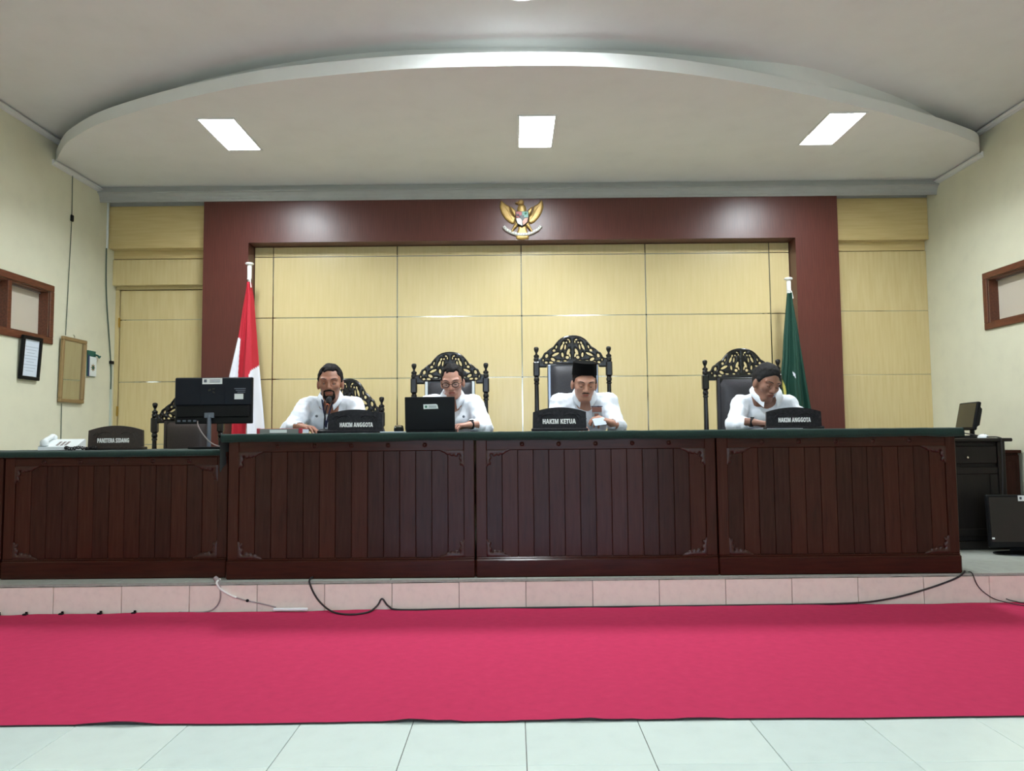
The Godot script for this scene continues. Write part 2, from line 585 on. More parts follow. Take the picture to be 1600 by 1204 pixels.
func room() -> void:
	# floor slab, and the tiles in front of the carpet as pieces of their own
	var fl := thing("floor", "pale glossy square floor tiles in front of the red carpet", "floor", Vector3.ZERO, "", "structure")
	part(fl, "floor_slab", box(Vector3(XL - 0.2, -0.2, -7.8), Vector3(XR + 0.2, -0.005, 6.2), 0.0), M.grout)
	var tile := done(box(Vector3(-0.1988, -0.005, -0.1988), Vector3(0.1988, 0.0, 0.1988), 0.0012))
	for j in range(-2, 6):
		for i in range(-9, 10):
			part(fl, "tile", tile, M.floor_tile_a if rng.randf() < 0.6 else M.floor_tile_b, Vector3(0.0324 + 0.4 * (i + 0.5), 0, -2.458 + 0.4 * (j + 0.5)))
	part(fl, "tile_field", box(Vector3(XL, -0.005, -0.056), Vector3(XR, 0.0, 6.0), 0.001), M.floor_tile_a)
	# side walls with a window slot each
	for side in [[XL, -1.0, -6.43, -4.655, 1.875, 2.265, "wall_left"], [XR, 1.0, -6.475, -4.7, 1.93, 2.305, "wall_right"]]:
		var x0: float = side[0]
		var x1: float = x0 + 0.2 * side[1]
		var st := S()
		span(st, Vector3(x0, -0.2, -7.8), Vector3(x1, side[4], 6.2), 0.0)
		span(st, Vector3(x0, side[5], -7.8), Vector3(x1, 3.8, 6.2), 0.0)
		span(st, Vector3(x0, side[4], -7.8), Vector3(x1, side[5], side[2]), 0.0)
		span(st, Vector3(x0, side[4], side[3]), Vector3(x1, side[5], 6.2), 0.0)
		solo(side[6], st, M.wall_paint, "cream painted side wall beside the " + ("door panel and red and white flag" if side[1] < 0 else "dark cabinet and green flag"), "wall", Vector3.ZERO, "", "structure")
	wall_window("window_1", XL, -1.0, -6.485, -4.6, 1.82, 2.32, "brown wooden window slot with pale panes above the framed certificate")
	wall_window("window_2", XR, 1.0, -6.53, -4.645, 1.875, 2.36, "brown wooden window slot with pale panes on the wall above the dark cabinet")
	# the wall behind the panelling, and the wall at the public end with a glazed door and two windows
	solo("wall_back", box(Vector3(XL - 0.2, -0.2, -7.85), Vector3(XR + 0.2, 3.8, -7.6), 0.0), M.wall_paint, "wall behind the wood panelling", "wall", Vector3.ZERO, "", "structure")
	var fw := S()
	for b in [[XL - 0.2, -2.4, -0.2, 3.8], [2.8, XR + 0.2, -0.2, 3.8], [-2.4, 2.8, 2.5, 3.8], [-2.4, 2.8, -0.2, 0.0]]:
		span(fw, Vector3(b[0], b[2], 6.0), Vector3(b[1], b[3], 6.2), 0.0)
	solo("wall_front", fw, M.wall_paint, "cream wall at the public end with a glazed entrance", "wall", Vector3.ZERO, "", "structure")
	var gd := thing("door_2", "wide glazed folding entrance doors at the public end", "door", Vector3.ZERO, "", "structure")
	for i in 4:
		var xa := -2.4 + 1.3 * i
		var lf := S()
		for e in [[xa, xa + 0.05, 0.0, 2.5], [xa + 1.25, xa + 1.3, 0.0, 2.5], [xa + 0.05, xa + 1.25, 2.43, 2.5], [xa + 0.05, xa + 1.25, 0.0, 0.08]]:
			span(lf, Vector3(e[0], e[2], 6.05), Vector3(e[1], e[3], 6.1), 0.004)
		var leaf := part(gd, "door_leaf", lf, M.window_wood)
		part(leaf, "pane", box(Vector3(xa + 0.05, 0.08, 6.072), Vector3(xa + 1.25, 2.43, 6.078), 0.0), M.glass)
	solo("ceiling", box(Vector3(XL - 0.2, 3.6, -7.8), Vector3(XR + 0.2, 3.85, 6.2), 0.0), M.ceiling_paint, "grey white main ceiling above the curved soffit", "ceiling", Vector3.ZERO, "", "structure")
	# curved soffit: a thin plate and the set-back tier that hangs it from the ceiling
	var edge := [Vector2(XL, 6.475), Vector2(-3.635, 6.13), Vector2(-3.429, 5.934), Vector2(-3.128, 5.703), Vector2(-2.791, 5.512), Vector2(-2.381, 5.315), Vector2(-1.949, 5.142), Vector2(-1.543, 5.017), Vector2(-0.822, 4.887), Vector2(-0.402, 4.851), Vector2(0.137, 4.841), Vector2(0.636, 4.868), Vector2(1.082, 4.953), Vector2(1.531, 5.091), Vector2(1.912, 5.236), Vector2(2.397, 5.443), Vector2(2.832, 5.654), Vector2(3.272, 5.893), Vector2(3.637, 6.109), Vector2(3.88, 6.28), Vector2(XR, 6.504)]
	var outline := catmull(edge, 4)
	outline.append(Vector2(XR, 7.6))
	outline.append(Vector2(XL, 7.6))
	# the outline is (x, depth); turn it flat: x stays, depth runs to -z, thickness runs up
	var flat := Transform3D(Basis(Vector3(1, 0, 0), Vector3(0, 0, -1), Vector3(0, 1, 0)), Vector3.ZERO)
	var so := thing("ceiling_soffit", "large curved grey white soffit holding three lamps over the bench", "ceiling", Vector3.ZERO, "", "structure")
	# the plate in bands, so that the three lamp openings stay free
	var bands := [XL - 1.0]
	for lx in [-2.203, 0.2, 2.52]:
		bands.append(lx - 0.135)
		bands.append(lx + 0.135)
	bands.append(XR + 1.0)
	var st2 := S()
	for i in bands.size() - 1:
		for zz in ([[0.0, 9.0]] if i % 2 == 0 else [[0.0, 5.62], [6.24, 9.0]]):
			var rect := PackedVector2Array([Vector2(bands[i], zz[0]), Vector2(bands[i + 1], zz[0]), Vector2(bands[i + 1], zz[1]), Vector2(bands[i], zz[1])])
			for piece in Geometry2D.intersect_polygons(outline, rect):
				prism(st2, piece, 3.4, 3.49, flat)
	part(so, "soffit_plate", st2, M.ceiling_paint)
	var fa := S()
	fa.set_smooth_group(1)
	for i in outline.size() - 3:
		var p := outline[i]
		var q := outline[i + 1]
		var nrm := Vector2((q - p).y, -(q - p).x).normalized()
		if nrm.y > 0.0:
			nrm = -nrm
		var o := Vector3(nrm.x, 0, -nrm.y)
		var a0 := Vector3(p.x, 3.399, -p.y) + o * 0.002
		var b0 := Vector3(q.x, 3.399, -q.y) + o * 0.002
		face(fa, [a0, b0, b0 + Vector3(0, 0.092, 0), a0 + Vector3(0, 0.092, 0)], o)
	part(so, "soffit_fascia", fa, M.ceiling_paint)
	var tier := catmull([Vector2(XL, 6.95), Vector2(-3.2, 6.05), Vector2(-2.565, 5.596), Vector2(-2.04, 5.341), Vector2(-1.296, 5.104), Vector2(-0.585, 5.004), Vector2(0.142, 4.992), Vector2(0.879, 5.058), Vector2(1.565, 5.188), Vector2(1.845, 5.235), Vector2(2.098, 5.31), Vector2(2.353, 5.432), Vector2(2.701, 5.635), Vector2(3.12, 5.9), Vector2(3.6, 6.3), Vector2(XR, 6.9)], 4)
	tier.append(Vector2(XR, 7.6))
	tier.append(Vector2(XL, 7.6))
	var st3 := S()
	prism(st3, tier, 3.488, 3.6, flat, true)
	part(so, "soffit_tier", st3, M.ceiling_paint)
	# cornices: profile in (out, up) swept straight
	var prof := PackedVector2Array([Vector2(0, -0.14), Vector2(0.012, -0.14), Vector2(0.012, -0.118), Vector2(0.018, -0.118), Vector2(0.024, -0.09), Vector2(0.044, -0.066), Vector2(0.062, -0.06), Vector2(0.062, -0.046), Vector2(0.03, -0.044), Vector2(0.03, 0), Vector2(0, 0)])
	var cb := S()
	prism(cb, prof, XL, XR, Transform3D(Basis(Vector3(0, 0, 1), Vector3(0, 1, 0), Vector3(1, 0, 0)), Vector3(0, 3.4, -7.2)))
	solo("trim_1", cb, M.shaded_trim_paint, "pale moulded cornice between the soffit and the panelled wall", "cornice", Vector3.ZERO, "", "structure")
	var n := 2
	for e in [[XL, 1.0, 3.4, -7.2, -6.42], [XR, -1.0, 3.4, -7.2, -6.45], [XL, 1.0, 3.6, -6.9, 6.0], [XR, -1.0, 3.6, -6.9, 6.0]]:
		var cs := S()
		var pr := PackedVector2Array()
		for p in prof:
			pr.append(Vector2(p.x * e[1] * 0.6, p.y * 0.35))
		prism(cs, pr, e[3], e[4], Transform3D(Basis(), Vector3(e[0], e[2], 0)))
		solo("trim_%d" % n, cs, M.ceiling_paint, ("thin pale cornice under the soffit" if e[2] < 3.5 else "thin pale cornice under the main ceiling") + (" along the wall with the framed mirror" if e[1] > 0 else " along the wall with the dark cabinet"), "cornice", Vector3.ZERO, "", "structure")
		n += 1


func wall_window(n: String, x: float, out: float, z0: float, z1: float, y0: float, y1: float, label: String) -> void:
	var w := thing(n, label, "window", Vector3.ZERO, "", "structure")
	var fw := 0.055
	var xa := x - 0.018 * out
	var xb := x
	for e in [[y0, y0 + fw, z0, z1], [y1 - fw, y1, z0, z1], [y0 + fw, y1 - fw, z0, z0 + fw], [y0 + fw, y1 - fw, z1 - fw, z1]]:
		part(w, "frame", box(Vector3(xa, e[0], e[2]), Vector3(xb, e[1], e[3]), 0.004), M.window_wood)
	# linings of the slot
	for e in [[y0 + fw, y0 + fw + 0.012, z0 + fw, z1 - fw], [y1 - fw - 0.012, y1 - fw, z0 + fw, z1 - fw], [y0 + fw, y1 - fw, z0 + fw, z0 + fw + 0.012], [y0 + fw, y1 - fw, z1 - fw - 0.012, z1 - fw]]:
		part(w, "lining", box(Vector3(xb, e[0], e[2]), Vector3(x + 0.14 * out, e[1], e[3]), 0.0), M.window_wood)
	var bay := (z1 - z0) / 3.6
	var z := z0 + fw
	var first := true
	while z < z1 - fw - 0.05:
		var zn := minf(z + bay - 0.045, z1 - fw)
		part(w, "pane", box(Vector3(x + 0.075 * out, y0 + fw, z), Vector3(x + 0.083 * out, y1 - fw, zn), 0.0), M.pane_board)
		part(w, "curtain_rail", box(Vector3(x + 0.06 * out, y1 - fw - 0.022, z), Vector3(x + 0.072 * out, y1 - fw - 0.012, zn), 0.002), M.grey_cable)
		if zn < z1 - fw - 0.01:
			part(w, "mullion", box(Vector3(x - 0.004 * out, y0 + fw, zn), Vector3(x + 0.1 * out, y1 - fw, zn + 0.045), 0.003), M.window_wood)
		z = zn + 0.045
		first = false


func back_wall() -> void:
	# dark portal frame
	var st := S()
	prism(st, PackedVector2Array([Vector2(-2.92, DAIS), Vector2(-2.493, DAIS), Vector2(-2.493, 2.862), Vector2(2.685, 2.862), Vector2(2.685, DAIS), Vector2(3.09, DAIS), Vector2(3.09, 3.4), Vector2(-2.92, 3.4)]), -7.6, -7.2)
	solo("portal_frame", st, M.rosewood, "dark reddish brown laminate portal framing the pale panelled wall", "frame", Vector3.ZERO, "", "structure")
	# panel field inside it
	var pf := thing("wall_panelling", "pale maple wall panels with thin metal strips inside the dark portal", "panelling", Vector3.ZERO, "", "structure")
	part(pf, "backing", box(Vector3(-2.493, DAIS, -7.6), Vector3(2.685, 2.862, -7.395), 0.0), M.grout)
	var xs := [-2.493, -2.31, -1.11, 0.09, 1.29, 2.49, 2.685]
	var ys := [DAIS, 0.39, 0.984, 1.576, 2.168, 2.762, 2.862]
	for i in xs.size() - 1:
		for j in ys.size() - 1:
			var lift := rng.randf_range(0.0, 0.0012)
			part(pf, "panel", box(Vector3(xs[i] + 0.005, ys[j] + 0.004, -7.395), Vector3(xs[i + 1] - 0.005, ys[j + 1] - 0.004, -7.378 + lift), 0.0015), M.maple)
	for i in range(1, xs.size() - 1):
		strip(pf, Vector3(xs[i], (DAIS + 2.762) * 0.5, -7.381), 2.762 - DAIS, true)
	for j in range(1, ys.size() - 1):
		strip(pf, Vector3((xs[1] + xs[5]) * 0.5, ys[j], -7.381), xs[5] - xs[1], false)
	# wing with the door
	var wl := thing("wall_wing", "stepped maple panelling above the door between the cream wall and the dark portal", "panelling", Vector3.ZERO, "", "structure")
	part(wl, "upper_box", box(Vector3(XL, 2.858, -7.6), Vector3(-2.92, 3.272, -7.36), 0.004), M.maple_cross)
	part(wl, "cap_strip", box(Vector3(XL, 3.272, -7.6), Vector3(-2.92, 3.4, -7.37), 0.0), M.shaded_trim_paint)
	part(wl, "shadow_band", box(Vector3(XL, 2.78, -7.6), Vector3(-2.92, 2.858, -7.468), 0.0), M.maple_cross)
	part(wl, "lower_box", box(Vector3(XL, 2.516, -7.6), Vector3(-2.92, 2.77, -7.45), 0.004), M.maple_side)
	part(wl, "header", box(Vector3(XL, 2.485, -7.6), Vector3(-2.92, 2.516, -7.52), 0.002), M.maple_side)
	var d := thing("door_1", "maple door with two metal strips and brass hinges between the cream wall and the dark portal", "door", Vector3.ZERO, "", "structure")
	part(d, "jamb", box(Vector3(XL, DAIS, -7.6), Vector3(-3.868, 2.485, -7.515), 0.003), M.maple_side)
	for e in [[DAIS, 0.96], [0.966, 1.57], [1.576, 2.182], [2.188, 2.478]]:
		part(d, "door_panel", box(Vector3(-3.86, e[0], -7.58), Vector3(-2.92, e[1], -7.53), 0.002), M.maple_side)
	for y in [0.963, 1.573, 2.185]:
		strip(d, Vector3(-3.39, y, -7.533), 0.94, false)
	for y in [2.16, 1.29]:
		var h := S()
		lathe(h, [Vector2(0, -0.05), Vector2(0.005, -0.05), Vector2(0.005, 0.05), Vector2(0, 0.05)], 10, Vector3(-3.864, y, -7.522))
		span(h, Vector3(-3.872, y - 0.045, -7.516), Vector3(-3.852, y + 0.045, -7.513), 0.0)
		part(d, "hinge", h, M.brass)
	# wing on the other side
	var wr := thing("wall_wing", "stepped maple panelling between the dark portal and the cream wall behind the cabinet", "panelling", Vector3.ZERO, "", "structure")
	part(wr, "upper_box", box(Vector3(3.09, 2.873, -7.6), Vector3(XR, 3.285, -7.36), 0.004), M.maple_cross)
	part(wr, "cap_strip", box(Vector3(3.09, 3.285, -7.6), Vector3(XR, 3.4, -7.37), 0.0), M.shaded_trim_paint)
	part(wr, "shadow_band", box(Vector3(3.09, 2.785, -7.6), Vector3(XR, 2.873, -7.44), 0.0), M.maple_cross)
	part(wr, "backing", box(Vector3(3.09, DAIS, -7.6), Vector3(XR, 2.776, -7.45), 0.0), M.grout)
	for e in [[DAIS, 0.958], [0.964, 1.568], [1.574, 2.187], [2.193, 2.776]]:
		part(wr, "panel", box(Vector3(3.09, e[0], -7.45), Vector3(XR, e[1], -7.425), 0.002), M.maple_side)
	for y in [0.961, 1.571, 2.19]:
		strip(wr, Vector3(3.562, y, -7.43), 0.94, false)


# a slim rounded metal joint strip
func strip(parent: Node3D, c: Vector3, length: float, upright: bool) -> void:
	var poly := PackedVector2Array([Vector2(-0.0065, -0.002), Vector2(0.0065, -0.002), Vector2(0.0065, 0.0015), Vector2(0.0055, 0.0025), Vector2(-0.0055, 0.0025), Vector2(-0.0065, 0.0015)])
	var st := S()
	var b := Basis(Vector3(1, 0, 0), Vector3(0, 0, 1), Vector3(0, -1, 0)) if upright else Basis(Vector3(0, 1, 0), Vector3(0, 0, 1), Vector3(1, 0, 0))
	prism(st, poly, -length * 0.5, length * 0.5, Transform3D(b, c))
	part(parent, "metal_strip", st, M.steel)


# ==================================================================== things on the side walls
func side_wall_things() -> void:
	# framed certificate, hung under the window, leaning out at the top
	var c := thing("framed_certificate", "black framed certificate with blue white paper hung below the wooden window", "certificate", Vector3(XL, 1.50, -6.17))
	c.rotation = Vector3(0, 0, -0.06)
	var fr := S()
	for e in [[0.0, 0.028, -0.125, 0.125], [0.322, 0.35, -0.125, 0.125], [0.028, 0.322, -0.125, -0.097], [0.028, 0.322, 0.097, 0.125]]:
		span(fr, Vector3(0.006, e[0], e[2]), Vector3(0.03, e[1], e[3]), 0.003)
	part(c, "picture_frame", fr, M.black_plastic)
	part(c, "paper", box(Vector3(0.01, 0.028, -0.097), Vector3(0.016, 0.322, 0.097), 0.0), M.paper)
	var ln := S()
	for k in 9:
		var wdt := 0.05 + 0.02 * ((k * 7) % 3)
		span(ln, Vector3(0.016, 0.07 + k * 0.024, -wdt), Vector3(0.0166, 0.075 + k * 0.024, wdt), 0.0)
	part(c, "print_lines", ln, M.faint_print)
	# mirror
	var m := thing("wall_mirror", "tall mirror in a slim gold brown frame hanging on the cream wall", "mirror", Vector3(XL, 1.34, -6.77))
	m.rotation = Vector3(0, 0, -0.03)
	var mf := S()
	for e in [[0.0, 0.032, -0.185, 0.185], [0.538, 0.57, -0.185, 0.185], [0.032, 0.538, -0.185, -0.155], [0.032, 0.538, 0.155, 0.185]]:
		span(mf, Vector3(0.004, e[0], e[2]), Vector3(0.032, e[1], e[3]), 0.005)
	part(m, "mirror_frame", mf, M.gold_frame)
	part(m, "mirror_glass", box(Vector3(0.008, 0.032, -0.155), Vector3(0.014, 0.538, 0.155), 0.0), M.mirror)
	var hook := S()
	tube(hook, curve([Vector3(0.002, 0.6, 0), Vector3(0.012, 0.595, 0), Vector3(0.016, 0.575, 0)], 4), 0.004, 6)
	part(m, "hook", hook, M.steel)
	# small card with a star emblem
	var k := thing("wall_card", "small green and white card with a star emblem hung next to the mirror", "card", Vector3(XL, 1.595, -7.09))
	part(k, "back_card", box(Vector3(0.002, 0.0, -0.075), Vector3(0.012, 0.24, 0.06), 0.002), M.card_green)
	part(k, "side_card", box(Vector3(0.012, 0.0, 0.036), Vector3(0.017, 0.2, 0.06), 0.001), M.card_blue)
	part(k, "front_card", box(Vector3(0.012, 0.004, -0.08), Vector3(0.018, 0.185, 0.036), 0.001), M.sticker_white)
	var star := PackedVector2Array()
	for i in 16:
		var a := TAU * i / 16.0
		var r := 0.036 if i % 2 == 0 else 0.022
		star.append(Vector2(cos(a) * r, sin(a) * r))
	var ss := S()
	prism(ss, star, 0.018, 0.0195, Transform3D(Basis(Vector3(0, 0, -1), Vector3(0, 1, 0), Vector3(1, 0, 0)), Vector3(0, 0.085, -0.02)))
	part(k, "star_emblem", ss, M.gold_frame)
	var ss2 := S()
	lathe(ss2, [Vector2(0, 0.0195), Vector2(0.017, 0.0195), Vector2(0.017, 0.0205), Vector2(0, 0.0205)], 12, Vector3(0, 0.085, -0.02), Basis(Vector3(0, 1, 0), Vector3(1, 0, 0), Vector3(0, 0, 1)))
	part(k, "star_centre", ss2, M.card_green)
	var cr := S()
	tube(cr, curve([Vector3(0.01, 0.21, -0.05), Vector3(0.03, 0.2, -0.08), Vector3(0.03, 0.185, -0.1), Vector3(0.03, 0.2, -0.12)], 4), 0.008, 6)
	part(k, "hanging_clip", cr, M.card_green)
	# cords on the wall
	var w1 := S()
	tube(w1, curve([Vector3(XL + 0.006, 3.36, -6.717), Vector3(XL + 0.006, 2.98, -6.724), Vector3(XL + 0.007, 2.4, -6.70), Vector3(XL + 0.008, 1.925, -6.678)], 6), 0.0032, 6)
	var o := thing("wall_cable", "thin dark cord running down the cream wall to the mirror", "cable", Vector3.ZERO)
	part(o, "cord", w1, M.green_cable)
	var w2 := S()
	tube(w2, curve([Vector3(XL + 0.006, 1.33, -6.65), Vector3(XL + 0.006, 1.1, -6.655), Vector3(XL + 0.006, 0.6, -6.66)], 4), 0.0032, 6)
	part(o, "lower_cord", w2, M.green_cable)
	part(o, "cord_clip", box(Vector3(XL, 2.945, -6.74), Vector3(XL + 0.02, 3.005, -6.705), 0.006), M.black_plastic)
	var g := thing("conduit_cable", "grey green cord in a pale conduit up the corner next to the door", "cable", Vector3.ZERO)
	var w3 := S()
	tube(w3, curve([Vector3(XL + 0.008, 2.85, -7.31), Vector3(XL + 0.009, 2.4, -7.33), Vector3(XL + 0.009, 1.76, -7.44), Vector3(XL + 0.009, 1.5, -7.45)], 6), 0.006, 6)
	part(g, "cord", w3, M.green_cable)
	part(g, "upper_conduit", box(Vector3(XL, 2.85, -7.34), Vector3(XL + 0.012, 3.3, -7.315), 0.003), M.white_plastic)
	part(g, "lower_conduit", box(Vector3(XL, 0.6, -7.47), Vector3(XL + 0.014, 1.75, -7.448), 0.003), M.pale_conduit)
	part(g, "cord_clip", box(Vector3(XL, 1.745, -7.475), Vector3(XL + 0.025, 1.775, -7.42), 0.004), M.black_plastic)


# ==================================================================== dais and carpet
func edge_z(x: float) -> float:
	return -4.59 - 0.0175 * x


func dais_and_carpet() -> void:
	var d := thing("dais_platform", "raised dais with pink riser tiles and grey floor tiles", "dais", Vector3.ZERO, "", "structure")
	var st := S()
	var flat := Transform3D(Basis(Vector3(1, 0, 0), Vector3(0, 0, -1), Vector3(0, 1, 0)), Vector3.ZERO)
	prism(st, PackedVector2Array([Vector2(XL, -edge_z(XL) + 0.008), Vector2(XR, -edge_z(XR) + 0.008), Vector2(XR, 7.6), Vector2(XL, 7.6)]), -0.005, DAIS - 0.008, flat)
	part(d, "dais_core", st, M.grout)
	# riser tiles: joints read off along the step
	var ang := atan(0.0175)
	var w := 0.392
	var x := 0.065 - w * 10.0
	var tile := done(box(Vector3(0.0015, 0.0, -0.008), Vector3(w - 0.0015, 0.160, 0.0), 0.0012))
	while x < XR - 0.1:
		if x + w > XL + 0.05 and x + w < XR + 0.4:
			var xx := maxf(x, XL)
			if x < XL or x + w > XR:
				part(d, "riser_tile", box(Vector3(0.0015, 0.0, -0.008), Vector3(minf(x + w, XR) - xx - 0.0015, 0.160, 0.0), 0.0012), M.pink_tile_a, Vector3(xx, 0.002, edge_z(xx)), Vector3(0, ang, 0))
			else:
				part(d, "riser_tile", tile, [M.pink_tile_a, M.pink_tile_b][rng.randi() % 2], Vector3(x, 0.002 + rng.randf_range(-0.0008, 0.0008), edge_z(x) + rng.randf_range(0, 0.001)), Vector3(0, ang, 0))
		x += w
	# mortar lip over the riser, chipped along its lower edge
	var lip := S()
	var nz := FastNoiseLite.new()
	nz.seed = 5
	nz.frequency = 6.0
	var xa := XL
	while xa < XR - 0.01:
		var xb := minf(xa + 0.05, XR)
		var ya := 0.166 - 0.004 * nz.get_noise_1d(xa) - (0.003 if nz.get_noise_1d(xa * 3.0) > 0.1 else 0.0)
		var yb := 0.166 - 0.004 * nz.get_noise_1d(xb) - (0.003 if nz.get_noise_1d(xb * 3.0) > 0.1 else 0.0)
		var za := edge_z(xa) + 0.002
		var zb := edge_z(xb) + 0.002
		var p := [Vector3(xa, ya, za), Vector3(xb, yb, zb), Vector3(xb, DAIS, zb - 0.002), Vector3(xa, DAIS, za - 0.002)]
		face(lip, p, Vector3(0, 0, 1))
		face(lip, [p[0], p[1], p[1] - Vector3(0, 0, 0.02), p[0] - Vector3(0, 0, 0.02)], Vector3.DOWN)
		face(lip, [p[3], p[2], p[2] - Vector3(0, 0, 0.02), p[3] - Vector3(0, 0, 0.02)], Vector3.UP)
		xa = xb
	part(d, "mortar_lip", lip, M.concrete)
	# floor of the dais in tiles, as far as they can be seen beside and in front of the desks
	var top := done(box(Vector3(-0.1985, -0.008, -0.1985), Vector3(0.1985, 0.0, 0.1985), 0.0012))
	for j in 4:
		for i in range(-10, 10):
			var cx := 0.065 + 0.4 * (i + 0.5)
			if cx - 0.2 < XL or cx + 0.2 > XR or (j > 0 and cx > -2.0 and cx < 2.2):
				continue
			part(d, "dais_tile", top, M.dais_tile, Vector3(cx, DAIS, edge_z(cx) - 0.222 - 0.4 * j), Vector3(0, ang, 0))
	part(d, "dais_floor", box(Vector3(XL, DAIS - 0.008, -7.6), Vector3(XR, DAIS, -6.25), 0.0), M.dais_tile)
	# carpet runner with a slightly wavy near edge and a far edge that rides up the riser
	var cs := S()
	var nx := 160
	var rows := []
	var prof := [0.0, 0.01, 0.04, 0.1, 0.25, 0.5, 0.75, 0.9, 0.96, 0.985, 1.0]
	for i in nx + 1:
		var cx := lerpf(XL + 0.005, XR - 0.005, float(i) / nx)
		var zf := edge_z(cx) + 0.016 + 0.012 * nz.get_noise_2d(cx * 0.25, 9.0)
		var zn := -2.806 - 0.012 * (cx + 1.8) / 3.6 + 0.012 * nz.get_noise_2d(cx * 0.16, 3.0)
		var curl := maxf(0.0, nz.get_noise_2d(cx * 0.22, 40.0) - 0.16) * 0.03
		var row := []
		for v in prof:
			var y := 0.007 + 0.0015 * nz.get_noise_2d(cx * 0.1, v * 5.0)
			if v > 0.85:
				y += curl * pow((v - 0.85) / 0.15, 2.0)
			if v < 0.02:
				y += 0.006 + 0.006 * nz.get_noise_2d(cx * 0.3, 70.0)
			row.append(Vector3(cx, y, lerpf(zf, zn, v)))
		rows.append(row)
	var bottom := S()
	cs.set_smooth_group(1)
	for i in nx:
		for k in prof.size() - 1:
			face(cs, [rows[i][k], rows[i + 1][k], rows[i + 1][k + 1], rows[i][k + 1]], Vector3.UP)
			var dn := Vector3(0, -0.006, 0)
			face(bottom, [rows[i][k] + dn, rows[i + 1][k] + dn, rows[i + 1][k + 1] + dn, rows[i][k + 1] + dn], Vector3.DOWN)
		var l := prof.size() - 1
		var q := Vector3(0, -0.006, 0)
		face(bottom, [rows[i][l], rows[i + 1][l], rows[i + 1][l] + q, rows[i][l] + q], Vector3(0, 0, 1))
		face(bottom, [rows[i][0], rows[i + 1][0], rows[i + 1][0] + q, rows[i][0] + q], Vector3(0, 0, -1))
	var ct := thing("carpet_runner", "wide crimson red carpet runner lying along the foot of the dais", "carpet")
	part(ct, "pile", cs, M.carpet)
	part(ct, "backing", bottom, M.carpet_back)
	# black clips along the far edge of the carpet
	for px in [-2.975, -2.82, -2.615, -2.395, -2.2]:
		var cl := S()
		bx(cl, Vector3(0, 0.008, 0), Vector3(0.026, 0.01, 0.02), 0.003)
		bx(cl, Vector3(0.004, 0.016, -0.006), Vector3(0.014, 0.012, 0.008), 0.002)
		solo("carpet_clip", cl, M.black_plastic, "small black clip on the far edge of the red carpet below the clerk's desk", "clip", Vector3(px, 0.008, edge_z(px) + 0.03), "clips along the carpet edge")


# ==================================================================== benches
# carved corner bracket: two lens-shaped leaves from the corner, along the rail and down the stile, with a knob between
func bracket_mesh() -> ArrayMesh:
	var f := func(x: float, y: float) -> float:
		# corner at (0, 0); rail runs to +x, stile to -y
		var d := in_ell(x, y, 0.07, -0.008, 0.078, 0.022, 6.0)
		d = maxf(d, in_ell(x, y, 0.1, -0.02, 0.016, 0.012))
		d = maxf(d, in_ell(x, y, 0.076, -0.026, 0.014, 0.013))
		d = maxf(d, in_ell(x, y, 0.05, -0.03, 0.015, 0.013))
		d = maxf(d, in_ell(x, y, 0.008, -0.055, 0.018, 0.052, -8.0))
		d = maxf(d, in_ell(x, y, 0.024, -0.05, 0.01, 0.014))
		d = maxf(d, in_ell(x, y, 0.02, -0.08, 0.009, 0.016, 20.0))
		d = maxf(d, in_ell(x, y, 0.02, -0.02, 0.022, 0.02))
		d = minf(d, in_ell(x, y, 0.034, -0.034, 0.006, 0.006) * -1.0)
		return minf(d, minf(x, -y) + 0.001)
	var st := S()
	carve(st, f, Rect2(-0.004, -0.12, 0.16, 0.124), 0.004, 0.012, 0.014)
	return done(st)


var bracket: ArrayMesh
var rosette: ArrayMesh


